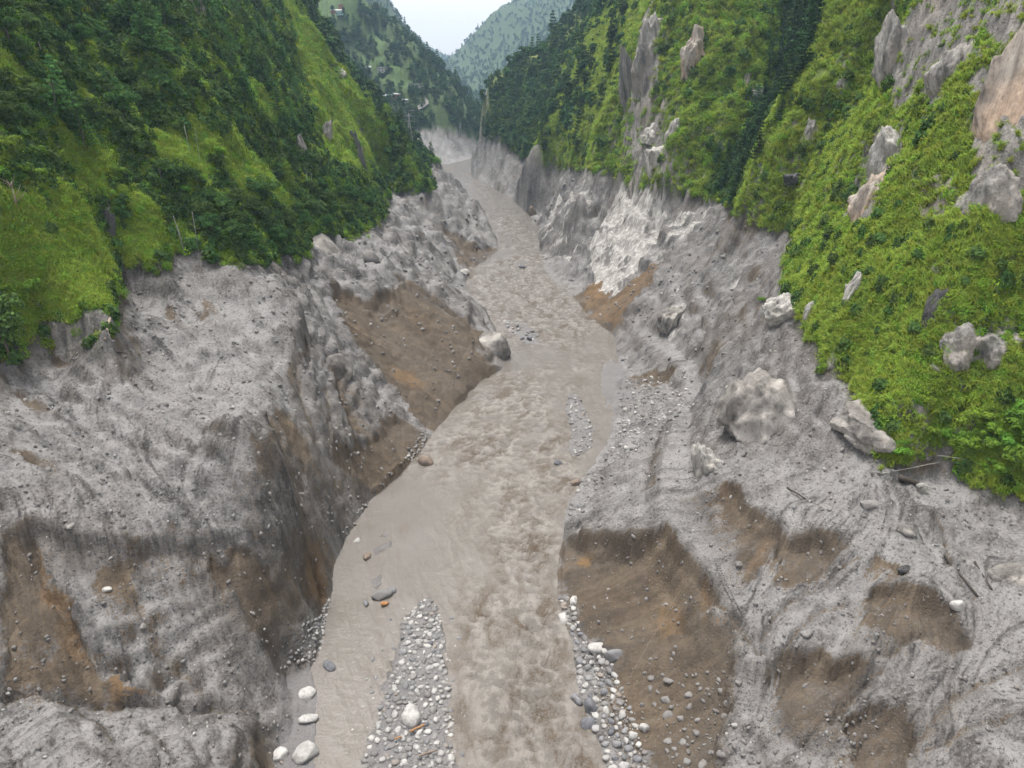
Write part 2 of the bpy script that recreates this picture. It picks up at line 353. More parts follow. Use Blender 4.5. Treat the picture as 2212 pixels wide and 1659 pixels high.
# brown scars where the grey skin has slipped off
B1 = [(708,600),(760,640),(800,665),(850,660),(850,620),(885,600),(940,640),(1000,680),(1040,720),(1020,745),(1060,790),(1090,800),(1040,825),(985,880),(935,935),(905,910),(870,860),(820,800),(770,730),(730,670)]
B2 = [(700,940),(760,955),(800,925),(840,890),(880,905),(905,945),(930,945),(890,1000),(860,1030),(800,1070),(760,1010),(720,1000)]
patch(B1, 1.5, .9, SOIL); patch(B2, 1.6, 1.0, SOIL, .95)
for pg, d in [([(0,1150),(70,1140),(110,1230),(160,1330),(220,1440),(330,1480),(430,1515),(0,1508)], 1.2), ([(190,1190),(290,1180),(260,1270),(200,1270)], .8),
              ([(440,1190),(560,1170),(610,1260),(600,1330),(540,1390),(500,1300)], 1.1), ([(622,1185),(700,1155),(718,1250),(714,1330),(660,1300),(625,1240)], .9),
              ([(30,840),(75,850),(100,880),(60,890)], .6), ([(0,960),(60,970),(120,1010),(60,1000)], .6), ([(560,870),(620,880),(665,960),(690,1020),(640,990)], .9),
              ([(350,655),(385,655),(378,700),(360,705)], .5), ([(430,640),(465,640),(460,690),(440,700)], .4), ([(960,490),(1010,520),(1060,555),(1000,580),(980,545)], .9)]:
    patch(pg, d, .8, SOIL, .9, rag=1.4, soft=1.0)
R5 = [(1215,1165),(1300,1156),(1380,1152),(1450,1168),(1500,1205),(1556,1290),(1600,1400),(1590,1500),(1560,1640),(1440,1690),(1360,1600),(1300,1430),(1240,1310),(1205,1240)]
patch(R5, 1.7, .9, SOIL, .85, rag=1.5, soft=1.2)
for pg, d in [([(1530,1180),(1600,1122),(1640,1112),(1672,1150),(1660,1220),(1600,1290),(1560,1270)], 1.1), ([(1665,1132),(1760,1140),(1860,1170),(1800,1230),(1720,1260),(1660,1270),(1680,1200)], 1.2),
              ([(1680,1420),(1780,1410),(1850,1450),(1900,1430),(1880,1520),(1800,1560),(1740,1600),(1660,1500)], 1.3), ([(1880,1530),(1960,1530),(1990,1600),(1980,1690),(1800,1690),(1840,1590)], 1.3),
              ([(1850,1290),(2000,1280),(2080,1340),(2060,1380),(1950,1400),(1850,1350)], .9), ([(1320,680),(1345,690),(1362,745),(1335,770),(1320,722)], .8),
              ([(1195,592),(1230,585),(1262,620),(1246,645)], .6), ([(1375,800),(1470,790),(1475,805),(1400,840)], .8)]:
    patch(pg, d * .8, 1.2, SOIL, .66, rag=1.7, soft=1.3)
R1 = [(1252,655),(1290,590),(1312,640),(1370,600),(1425,558),(1414,600),(1350,670),(1332,718),(1290,690)]
patch(R1, .8, .9, SOIL, 1); patch(R1, 0, 1, OCH, .45)
for pg, a in [([(1262,640),(1292,585),(1312,640),(1290,660)], .75), ([(1235,1200),(1262,1160),(1290,1160),(1270,1210)], .9), ([(1500,1250),(1530,1230),(1570,1330),(1540,1370)], .5),
              ([(830,780),(900,800),(920,840),(860,830)], .5), ([(655,1180),(700,1170),(712,1310),(665,1280)], .45), ([(60,1160),(110,1180),(200,1440),(120,1400)], .45), ([(230,1440),(330,1470),(330,1500),(240,1500)], .6),
              ([(1420,1290),(1470,1280),(1480,1350),(1420,1380)], .4), ([(1640,1150),(1672,1150),(1660,1215),(1610,1220)], .4)]:
    patch(pg, 0, 1, OCH, a)
# scoured pale rock
for pg, a in [([(1270,560),(1300,480),(1340,400),(1390,398),(1440,420),(1420,520),(1370,590),(1330,640),(1300,632)], .8), ([(1420,430),(1480,440),(1560,440),(1480,520),(1400,570)], .55),
              ([(1165,480),(1200,430),(1240,400),(1290,400),(1280,470),(1250,560),(1200,560),(1170,530)], .5), ([(1020,290),(1080,300),(1130,350),(1100,420),(1030,390)], .25),
              ([(815,430),(850,420),(885,540),(840,525)], .4), ([(1425,660),(1450,620),(1490,640),(1480,740),(1440,730)], .5), ([(625,690),(655,680),(660,850),(640,850)], .35), ([(1010,735),(1060,735),(1090,790),(1060,790)], .4),
              ([(1560,560),(1600,550),(1610,620),(1590,640)], .35)]:
    patch(pg, 0, 1, PALE, a, rag=.6)
# bare rock showing in the green slopes
for pg, a in [([(1340,390),(1345,300),(1370,150),(1400,60),(1430,40),(1440,120),(1420,180),(1450,260),(1440,330),(1500,390),(1420,402)], .9), ([(1468,170),(1490,90),(1516,160),(1510,200)], .8),
              ([(1900,60),(1930,-20),(2240,-20),(2240,480),(2080,530),(2090,420),(2050,250),(1990,330),(1950,260),(1920,200)], 1.0), ([(1828,520),(1840,400),(1900,270),(1960,270),(1950,340),(1915,400),(1900,500),(1870,545)], 1.0),
              ([(1990,640),(2050,600),(2060,700),(2000,740)], .6), ([(2040,720),(2212,680),(2230,830),(2080,800)], .62), ([(1870,930),(2000,880),(2150,900),(2190,960),(2060,992),(1940,965)], .6),
              ([(690,130),(740,150),(760,330),(720,400),(670,300)], .42), ([(405,-5),(446,-5),(440,40),(410,40)], .9), ([(760,270),(790,330),(800,400),(770,380)], .8), ([(218,440),(245,440),(248,560),(228,560)], .75),
              ([(96,700),(240,690),(236,752),(108,756)], .95), ([(1810,420),(1850,330),(1870,340),(1830,520)], .6), ([(1640,560),(1720,500),(1720,640),(1660,700)], .25), ([(1600,180),(1660,170),(1660,230),(1610,230)], .7), ([(1720,260),(1780,230),(1790,330),(1730,340)], .6), ([(1790,140),(1850,150),(1840,240),(1800,230)], .65), ([(1650,360),(1760,350),(1780,420),(1680,430)], .5), ([(1940,440),(2060,420),(2080,530),(1970,520)], .75), ([(1930,560),(2000,540),(2020,620),(1940,640)], .65), ([(1480,290),(1560,270),(1570,330),(1490,340)], .5)]:
    patch(pg, 0, 1, ROCK, a, rag=.8)
# wet silt by the water
for pg in [[(600,1440),(690,1440),(690,1700),(590,1700)], [(1295,780),(1340,770),(1380,860),(1330,890),(1290,850)]]:
    patch(pg, 0, 1, WET, 1.0, rag=.3)
patch([(1190,575),(1240,570),(1265,600),(1200,600)], 0, 1, WET, .4)
# fields and clearings on the far left hill
for pg in [[(660,-10),(780,-10),(800,60),(760,80),(700,60)], [(770,130),(850,150),(900,185),(890,215),(840,200),(790,160)], [(870,235),(930,228),(935,238),(880,245)], [(840,200),(900,190),(900,205),(850,212)], [(800,90),(830,95),(840,140),(815,130)], [(1015,228),(1040,226),(1042,236),(1020,238)]]:
    patch(pg, 0, 1, FIELD, 1.0, rag=.25)
# open grass: most of the right side, clearings and crests on the left
GRASS = np.where(LEFT, 0.0, np.clip(.55 + .5 * N1 + .28 * LBig + .2 * N2, 0, 1)) * (GY < 700)
for pg in [[(320,280),(400,282),(475,325),(500,370),(430,395),(350,370)], [(470,340),(545,330),(620,400),(665,460),(600,480),(540,470),(490,420)], [(135,300),(205,290),(250,340),(250,450),(205,500),(150,430)], [(585,0),(620,10),(665,85),(730,155),(795,235),(850,345),(838,395),(770,400),(700,400),(680,300),(650,200),(610,80)],
           [(490,200),(560,200),(630,270),(640,300),(560,290)], [(340,95),(370,90),(395,165),(360,170)], [(255,110),(300,110),(330,170),(280,175)], [(0,500),(120,480),(240,520),(240,690),(100,700),(0,740)], [(0,170),(60,190),(120,240),(90,250),(0,215)], [(130,180),(190,200),(270,320),(230,300)], [(270,480),(330,470),(400,530),(330,575),(260,570)], [(420,100),(450,110),(480,200),(440,180)]]:
    patch(pg, 0, 1, GRASS, 1.15, rag=1.0, soft=.8)
DARKG = np.zeros(GZ.shape)          # shaded scrub: gullies
for pg in [[(1690,-20),(1800,-20),(1755,130),(1705,245),(1650,335),(1600,440),(1540,430),(1535,370),(1610,290),(1650,170)], [(1050,268),(1110,200),(1165,160),(1195,175),(1180,260),(1165,338),(1110,322)], [(395,0),(450,40),(480,130),(470,200),(430,170),(405,90)], [(1130,60),(1230,60),(1275,0),(1200,0)]]:
    patch(pg, 0, 1, DARKG, 1.0, rag=1.0, soft=1.2)
GRASS = GRASS * (1 - DARKG)
CRAGL = np.zeros(GZ.shape)          # rock under the grey skin
for pg, a in [([(600,560),(720,520),(840,430),(900,520),(860,600),(760,620),(700,650),(735,760),(800,900),(740,960),(690,900),(640,760)], 1.0), ([(1165,560),(1150,430),(1330,385),(1560,440),(1480,540),(1300,640)], 1.0), ([(1500,820),(1600,740),(1700,700),(1790,810),(1850,880),(1800,960),(1640,980),(1510,1040)], .8),
              ([(1020,290),(1110,330),(1160,430),(1090,420),(1022,382)], .9), ([(850,590),(930,600),(1060,700),(1085,760),(1040,720),(960,660)], .8), ([(620,1000),(700,1000),(740,1150),(690,1190),(640,1090)], .8), ([(1430,620),(1500,600),(1520,740),(1440,740)], .6)]:
    patch(pg, 0, 1, CRAGL, a, rag=1.0, soft=1.5)
ROCK = np.maximum(ROCK, VEG * .50 * sstep(1.15, 2.1, SLOPE) * (GY < 650) * (1 - DARKG) * np.clip(.7 + .9 * N1, 0, 1) * np.where(LEFT, .7, 1))
PXB = 1106 + FPX * GX / (GY * CP - (GZ - H_CAM) * SP)
# ------------------------------------------------------------------ relief
VM, KM, GM = VEG > .01, (ROCK > .01) | (PALE > .01) | (CRAGL > .01), VEG < .99
near = sstep(0.0, 3.5, np.maximum(-RS, 0)) * np.where(GY > 1150, 0.3, 1.0)
GREY = (1 - VEG)
big = fbm(GX, GY, GZ, 14, 3, off=2.2); med = fbm(GX, GY, GZ, 5.0, 4, off=7.7); fine = fbm(GX, GY, GZ, 1.3, 3, gain=.6, off=3.3)
rid = fbm_in(VEG < .99, GX, GY, GZ * .5, 6.5, 4, ridged=True, off=1.7)
scl = np.clip(GY / 130, .75, 3.0)
rill = np.clip(np.abs(LCo) - .15, 0, 2.0)
clod = np.abs(fbm_in(GM & (GY < 420), GX, GY, GZ, .8, 2, gain=.6, off=14.2))
lobe = np.abs(fbm(GX + 2.5 * N1, GY + 2.5 * N2, GZ, 8.5, 2, off=23.0)); lob2 = np.abs(fbm(GX + N1, GY, GZ + N2, 3.2, 2, off=27.0))
SM = 1 - .85 * np.clip(SOIL, 0, 1)
D = GREY * (1.0 * big * scl * SM + 2.6 * (lobe - .25) * scl * SM + 1.0 * (lob2 - .2) * SM + 0.45 * med + 0.26 * fine + 0.30 * (rid - .3) - 0.16 * np.clip(LCo, -2.2, 1.5) * sstep(.15, .6, SLOPE) - .08 * np.clip(LF, -2.5, 2.5) + .22 * (clod - .2))
D += GREY * SOIL * (.25 * med + .18 * fine)
gul = fbm_in(VM, GX, GY, GZ * .35, 19, 4, ridged=True, off=6.1)
STP = np.clip(np.sqrt(1 + SLOPE ** 2), 1, 2.2)
VW = VEG * np.clip(np.where(GY < 900, ABOVE, 99) / 11.0, .12, 1)      # keep the foot of the green where it is
D += VW * (1 - ROCK) * (1.8 * scl * big + 1.0 * med + 3.6 * scl * (gul - .2) + .25 * fine) * STP
crag = fbm_in(KM, GX, GY, GZ * .38, 5.5, 5, ridged=True, gain=.58, off=8.8); facet = fbm_in(KM, GX, GY, GZ * .6, 2.4, 3, gain=.6, off=5.9)
cragb = fbm_in(ROCK > .01, GX, GY, GZ * .45, 13, 3, ridged=True, gain=.5, off=18.8)
D += ROCK * (2.2 * (crag - .25) + 1.1 * facet + 3.6 * (cragb - .25)) * np.clip(scl, .8, 2) * STP * .8
D += VW * np.clip(LBig, -2, 2) * 1.6 * scl * STP * np.where(GY < 700, 1, .3) - 5.0 * DARKG * scl * VW * sstep(1400, 1450, PXB)
D += CRAGL * GREY * (1 - .85 * np.clip(PALE, 0, 1)) * (2.1 * (crag - .3) + .9 * facet) * np.clip(scl * .8, .8, 2)

# lumpy slump terraces on the left bench
SL_, P_, s_, k_ = region_sd([(0,780),(300,770),(480,800),(560,900),(600,1000),(520,1120),(0,1120)])
th = (GX[SL_] * .34 + GY[SL_] * .55 + 2.2 * N1[SL_]) * 1.5
D[SL_] += sstep(0, 6, s_) * (.95 * np.abs(np.sin(th)) ** .8 - .5)
D = np.clip(D, -12, 12)
GZ = GZ + D * near
# ledges in the scoured banks
per = 3.0 * scl; tz = (GZ + 2.6 * N1 + .9 * N2) / per; fr = tz - np.floor(tz)
lw = GREY * near * np.clip(.25 + 1.6 * fbm(GX, GY, GZ, 18, 2, off=33.0) + .6 * CRAGL, 0, 1) * sstep(.35, .8, SLOPE) * (1 - .9 * np.clip(SOIL, 0, 1)) * (1 - .8 * np.clip(PALE, 0, 1)) * (RS < -2)
GZ = GZ + .75 * lw * (sstep(.5, 1.0, fr) - fr) * per
GZ = np.where(RS > 0, np.minimum(GZ, -0.05), np.maximum(GZ, 0.02 + .03 * ds))
# gravel bars standing just above the water
def bar(pix, h, edge=1.2, rag=.35, layer=WET, amount=.75):
    P = np.array([at_z(a, b_, 0)[:2] for a, b_ in pix])
    y0, y1 = P[:, 1].min() - 3, P[:, 1].max() + 3
    r0, r1 = np.searchsorted(YS, [y0, y1]); sl = (slice(max(r0 - 1, 0), r1 + 1), slice(60, NC - 60))
    s = sdf(P, GX[sl] + WX[sl] * rag, GY[sl] + WY[sl] * rag)
    top = h * sstep(-.3, edge, s) + .10 * fine[sl] * sstep(0, edge, s)
    GZ[sl] = np.where(s > -.6, np.maximum(GZ[sl], -.22 + .22 * sstep(-.6, 0, s) + top), GZ[sl])
    if layer is not None: layer[sl] = np.maximum(layer[sl], amount * sstep(-.4, .2, s))
    return P
BAR_MID = [(905,1298),(935,1290),(950,1330),(965,1400),(972,1480),(980,1560),(985,1640),(1000,1720),(780,1720),(790,1600),(820,1530),(840,1470),(862,1420),(872,1350)]
BAR_R = [(1230,855),(1245,850),(1262,880),(1280,920),(1280,965),(1240,985),(1225,970),(1236,930),(1222,890)]
BAR_S = [(1090,690),(1125,695),(1165,720),(1165,745),(1130,742),(1095,712)]
bars = [bar(BAR_MID, .36, 1.6, .9), bar(BAR_R, .35), bar(BAR_S, .12), bar([(1298,790),(1320,775),(1345,800),(1350,860),(1310,880),(1296,840)], .12)]
for pg in [[(800,1190),(845,1168),(845,1180),(812,1198)], [(798,1255),(825,1240),(820,1255),(803,1262)], [(796,1268),(822,1260),(812,1272)], [(822,1158),(838,1152),(836,1160)], [(820,1540),(848,1470),(862,1490),(840,1560)]]:
    bar(pg, .10, .5, .15)
# road bench on the right bank
ROADPX = [(1395,722),(1440,745),(1490,790),(1500,830),(1487,880),(1462,960),(1452,1040),(1475,1110),(1510,1165),(1545,1225),(1575,1290)]
ROAD = np.array([hit(a, b_) for a, b_ in ROADPX])
def polydist(P, X, Y):
    d2 = np.full(X.shape, 1e18); zz = np.zeros(X.shape); par = np.zeros(X.shape); acc = 0.0; side = np.zeros(X.shape)
    for k in range(len(P) - 1):
        ax, ay, az = P[k]; bx, by, bz = P[k + 1]; ex, ey = bx - ax, by - ay; L = ex * ex + ey * ey
        t = np.clip(((X - ax) * ex + (Y - ay) * ey) / L, 0, 1)
        d = (X - ax - t * ex) ** 2 + (Y - ay - t * ey) ** 2; m = d < d2
        d2 = np.where(m, d, d2); zz = np.where(m, az + t * (bz - az), zz); par = np.where(m, acc + t * math.sqrt(L), par)
        side = np.where(m, ex * (Y - ay) - ey * (X - ax), side); acc += math.sqrt(L)
    return np.sqrt(d2), zz, par, np.sign(side)
r0, r1 = np.searchsorted(YS, [ROAD[:, 1].min() - 5, ROAD[:, 1].max() + 8])
sl = (slice(r0, r1), slice(NC // 2, NC - 60))
rd, rz, rp, rs_ = polydist(ROAD, GX[sl], GY[sl])
rw = (1 - sstep(1.5, 4.2, rd + 1.2 * N2[sl] + .8 * N1[sl])) * .8
GZ[sl] = GZ[sl] * (1 - .92 * rw) + (rz - .3 + .07 * fine[sl]) * .92 * rw
SOIL[sl] = np.maximum(SOIL[sl] * (1 - rw), .12 * rw)
# scarps: a sharp lip with the ground dropped below it
def scarp(pix, drop, reach, soil=.85, rag=.45):
    P = np.array([q for q in (hit(a, b_) for a, b_ in pix) if q is not None])
    r0, r1 = np.searchsorted(YS, [P[:, 1].min() - 3 * reach, P[:, 1].max() + 3 * reach]); u = P[:, 0] / (P[:, 1] * CP + 27); m = 3 * reach / DEP[max(r0, 0)]
    c0, c1 = np.searchsorted(US, [u.min() - m, u.max() + m]); sl = (slice(max(r0, 0), r1 + 1), slice(max(c0, 0), c1 + 1))
    k = np.clip(np.median(P[:, 1]) / 110, .7, 3); dd, _, par, sd = polydist(P, GX[sl] + rag * k * WX[sl], GY[sl] + rag * k * WY[sl])
    L = par.max(); ends = sstep(0, .10 * L + .3, par) * sstep(0, .10 * L + .3, L - par)
    t = P[-1] - P[0]; n = np.array([-t[1], t[0]]) / (np.hypot(t[0], t[1]) + 1e-6); mid = P[len(P) // 2]
    up = float(ground(mid[0] + n[0] * 4, mid[1] + n[1] * 4, BASE) > ground(mid[0] - n[0] * 4, mid[1] - n[1] * 4, BASE)) * 2 - 1      # left of the line is higher?
    low = (sd * up < 0)
    w = ends * np.exp(-np.maximum(dd - .4 * reach, 0) / reach) * sstep(0, .7 * k, dd + .6 * k * N3[sl]) * low
    GZ[sl] = np.where(RS[sl] < -.5, np.maximum(GZ[sl] - .85 * drop * w * (.8 + .4 * N1[sl]), .05), GZ[sl]); GZ[sl] += .22 * drop * ends * np.exp(-dd / (.5 * reach)) * ~low * (RS[sl] < -.5)
    SOIL[sl] = np.maximum(SOIL[sl], soil * ends * low * np.exp(-np.maximum(dd - .35 * reach, 0) / (.7 * reach)) * np.clip(.9 + .5 * N1[sl] + .3 * LF[sl] * .5, .2, 1)); SOIL[sl] *= 1 - .8 * ends * ~low * np.exp(-dd / (.4 * reach))
for a in [([(1215,1165),(1280,1154),(1359,1165),(1441,1132),(1463,1165),(1516,1222),(1568,1300)], 3.0, 5.0), ([(1524,1060),(1577,1042),(1629,1104),(1672,1134),(1707,1165),(1768,1152),(1847,1156)], 2.2, 4.0), ([(1664,1400),(1733,1409),(1777,1396),(1803,1431),(1855,1413),(1890,1453)], 2.0, 3.2),
          ([(1794,1579),(1873,1518),(1951,1527),(1977,1588),(1977,1650)], 2.2, 3.5), ([(1855,1274),(1943,1261),(2056,1309),(2073,1352),(2125,1405)], 1.8, 3.2), ([(1882,1191),(1934,1213),(1977,1235)], .9, 1.5), ([(702,607),(750,625),(800,650),(850,625)], 2.2, 5), ([(840,590),(875,610),(950,665),(1025,725)], 1.8, 4),
          ([(960,492),(1000,510),(1020,530),(1066,532)], 3.0, 6), ([(600,600),(625,630),(648,670),(652,720),(648,790)], 4.5, 5, .25), ([(0,1140),(80,1130),(190,1160),(290,1170),(440,1165),(560,1150),(600,1120)], 2.0, 6, .3), ([(560,880),(600,960),(620,1010),(640,1090),(680,1150)], 2.2, 4, .6), ([(700,770),(725,850),(760,930),(800,940)], 2.0, 3.5, .7),
          ([(520,1570),(545,1600),(560,1680)], 2.5, 3, .6), ([(96,695),(170,704),(238,694)], 2.5, 3, .8), ([(1375,808),(1420,800),(1472,792)], 1.6, 3, .9), ([(1560,745),(1540,800),(1510,850),(1495,930)], 2.0, 4, .2), ([(1400,1060),(1420,980),(1440,900)], 1.2, 3, .3)]:
    scarp(*a)
# grooves: rills and run-off channels seen as dark lines
def groove(pix, w, d):
    P = np.array([q for q in (hit(a, b_) for a, b_ in pix) if q is not None])
    r0, r1 = np.searchsorted(YS, [P[:, 1].min() - 3, P[:, 1].max() + 3]); u = P[:, 0] / (P[:, 1] * CP + 27)
    c0, c1 = np.searchsorted(US, [u.min() - .04, u.max() + .04]); sl = (slice(max(r0, 0), r1 + 1), slice(max(c0, 0), c1 + 1))
    dd, _, _, _ = polydist(P, GX[sl] + .5 * WX[sl], GY[sl] + .5 * WY[sl])
    GZ[sl] -= d * np.exp(-(dd / w) ** 2); 
    SOIL[sl] = np.maximum(SOIL[sl], .45 * np.exp(-(dd / (w * .8)) ** 2))
for g in [([(1860,1200),(1800,1240),(1720,1290),(1680,1320),(1640,1370)], .45, .7), ([(1820,1300),(1760,1330),(1700,1390),(1670,1420)], .45, .7), ([(2010,1370),(1920,1410),(1850,1440),(1800,1470)], .4, .6),
          ([(1900,1440),(1840,1500),(1790,1560),(1730,1610)], .5, .9), ([(2212,1440),(2100,1480),(2000,1560),(1970,1620)], .5, .7), ([(2212,1540),(2090,1570),(2000,1620)], .45, .6), ([(2020,1100),(2040,1160),(2060,1220)], .35, .5), ([(2040,1200),(2110,1290)], .35, .6),
          ([(660,720),(640,800),(650,860),(680,940)], .7, 1.5), ([(700,830),(712,900),(705,960)], .6, 1.3), ([(0,1506),(150,1515),(330,1515),(545,1532)], .6, 1.3), ([(600,960),(650,1010),(690,1060),(700,1110)], .6, 1.2),
          ([(850,620),(880,600),(930,640),(960,670)], .6, .9), ([(1480,1190),(1530,1260),(1590,1350),(1640,1400)], .6, 1.1), ([(1700,560),(1600,650),(1520,720)], .5, .5), ([(1720,610),(1620,700),(1540,780)], .5, .5), ([(1600,490),(1520,580),(1450,650)], .5, .5),
          ([(70,1230),(130,1330),(190,1400),(280,1460)], .5, .8), ([(300,1300),(350,1400),(430,1480)], .5, .7)]:
    groove(*g)
# loosened soil trails down the fall line below each scar, and shows on the steepest faces
drip = SOIL[:NRW].copy(); Xd, Yd = GX[:NRW].copy(), GY[:NRW].copy(); src = SOIL.astype(np.float32)
for k in range(14):
    fi, fj = gidx(Xd, Yd); i, j = fi.astype(int), fj.astype(int)
    st = .006 * (Yd * CP + 27); Xd = Xd - DX[i, j] * st; Yd = np.clip(Yd - DY[i, j] * st, 20, 1500)
    drip = np.maximum(drip, bil(src, *gidx(Xd, Yd)) * (1 - k / 14.0) * .8)
SOIL[:NRW] = np.maximum(SOIL[:NRW], drip * np.clip(.75 + .3 * LF[:NRW], .1, 1.0))
SL2 = np.hypot(*grads(blur(GZ, 3)))
SOIL = np.maximum(SOIL, .5 * (1 - CRAGL) * sstep(.8, 1.6, SL2) * np.clip(.55 + 1.3 * N1 + .5 * N2, 0, 1) * (GY < 380))
GZ = np.where(GZ > 330, 330 + 110 * np.tanh((GZ - 330) / 220.0), GZ)      # hill tops above the view stay below 440 m
# terrain mesh
def grid_mesh(name, X, Y, Z, keep=None):
    nr, nc = Z.shape
    me = bpy.data.meshes.new(name)
    co = np.stack([X, Y, Z], -1).reshape(-1, 3).astype(np.float32)
    idx = np.arange(nr * nc).reshape(nr, nc)
    q = np.stack([idx[:-1, :-1], idx[:-1, 1:], idx[1:, 1:], idx[1:, :-1]], -1).reshape(-1, 4)
    sel = None
    if keep is not None:
        q = q[keep.ravel()]; sel = np.unique(q); rem = np.full(len(co), -1); rem[sel] = np.arange(len(sel)); q = rem[q]; co = co[sel]
    me.vertices.add(len(co)); me.vertices.foreach_set('co', co.ravel())
    me.loops.add(q.size); me.loops.foreach_set('vertex_index', q.ravel().astype(np.int32))
    me.polygons.add(len(q)); me.polygons.foreach_set('loop_start', np.arange(0, q.size, 4, dtype=np.int32))
    me.polygons.foreach_set('use_smooth', np.ones(len(q), bool))
    me.update(calc_edges=True)
    return me, sel
def vattr(me, name, arrs, sel=None):
    a = me.attributes.new(name, 'FLOAT_COLOR', 'POINT')
    v = np.stack([np.broadcast_to(np.asarray(x, np.float32), arrs[0].shape).ravel() for x in arrs], -1).astype(np.float32)
    if sel is not None: v = v[sel]
    a.data.foreach_set('color', v.ravel())
# ------------------------------------------------------------------ materials
class NT:
    def __init__(s, name):
        s.m = bpy.data.materials.new(name); s.m.use_nodes = True; s.t = s.m.node_tree; s.t.nodes.clear()
        s.out = s.t.nodes.new('ShaderNodeOutputMaterial')
    def n(s, kind, **kw):
        x = s.t.nodes.new(kind)
        for k, v in kw.items(): setattr(x, k, v)
        return x
    def set(s, sock, v):
        if isinstance(v, bpy.types.NodeSocket): s.t.links.new(v, sock)
        elif v is not None: sock.default_value = v
    def coord(s, which='Object'): return s.n('ShaderNodeTexCoord').outputs[which]
    def noise(s, vec, scale, detail=4.0, rough=0.55, which='Fac', dist=0.0):
        x = s.n('ShaderNodeTexNoise'); s.set(x.inputs['Vector'], vec); x.inputs['Scale'].default_value = scale
        x.inputs['Detail'].default_value = detail; x.inputs['Roughness'].default_value = rough; x.inputs['Distortion'].default_value = dist
        return x.outputs[which]
    def voro(s, vec, scale, feature='F1', out='Distance', rnd=1.0):
        x = s.n('ShaderNodeTexVoronoi', feature=feature); s.set(x.inputs['Vector'], vec); x.inputs['Scale'].default_value = scale; x.inputs['Randomness'].default_value = rnd
        return x.outputs[out]
    def ramp(s, f, stops):
        x = s.n('ShaderNodeValToRGB'); s.set(x.inputs[0], f); e = x.color_ramp.elements
        while len(e) < len(stops): e.new(0.5)
        for k, (p, c) in enumerate(stops): e[k].position = p; e[k].color = (c if len(c) == 4 else (*c, 1)) if not isinstance(c, (int, float)) else (c, c, c, 1)
        return x.outputs[0]
    def mix(s, f, a, b, mode='MIX'):
        x = s.n('ShaderNodeMix', data_type='RGBA', blend_type=mode); s.set(x.inputs[0], f)
        s.set(x.inputs[6], (*a, 1) if isinstance(a, tuple) and len(a) == 3 else a); s.set(x.inputs[7], (*b, 1) if isinstance(b, tuple) and len(b) == 3 else b)
        return x.outputs[2]
    def math(s, op, a, b=None, c=None, clamp=False):
        x = s.n('ShaderNodeMath', operation=op, use_clamp=clamp); s.set(x.inputs[0], a)
        if b is not None: s.set(x.inputs[1], b)
        if c is not None: s.set(x.inputs[2], c)
        return x.outputs[0]
    def rng(s, f, a, b, c=0.0, d=1.0):
        x = s.n('ShaderNodeMapRange'); s.set(x.inputs[0], f)
        for k, v in enumerate((a, b, c, d)): x.inputs[k + 1].default_value = v
        return x.outputs[0]
    def vscale(s, vec, v):
        x = s.n('ShaderNodeVectorMath', operation='MULTIPLY'); s.set(x.inputs[0], vec); x.inputs[1].default_value = v; return x.outputs[0]
    def bump(s, h, strength, dist, prev=None):
        x = s.n('ShaderNodeBump'); s.set(x.inputs['Strength'], strength); x.inputs['Distance'].default_value = dist; s.set(x.inputs['Height'], h)
        if prev is not None: s.set(x.inputs['Normal'], prev)
        return x.outputs[0]
    def attr(s, name):
        x = s.n('ShaderNodeAttribute'); x.attribute_name = name; y = s.n('ShaderNodeSeparateColor'); s.t.links.new(x.outputs['Color'], y.inputs[0])
        return y.outputs[0], y.outputs[1], y.outputs[2], x.outputs['Alpha']
    def bsdf(s, col, rough=0.9, normal=None, spec=0.3, **kw):
        x = s.n('ShaderNodeBsdfPrincipled'); s.set(x.inputs['Base Color'], (*col, 1) if isinstance(col, tuple) and len(col) == 3 else col)
        s.set(x.inputs['Roughness'], rough); x.inputs['Specular IOR Level'].default_value = spec
        if normal is not None: s.set(x.inputs['Normal'], normal)
        for k, v in kw.items(): s.set(x.inputs[k], v)
        s.t.links.new(x.outputs[0], s.out.inputs[0]); return x

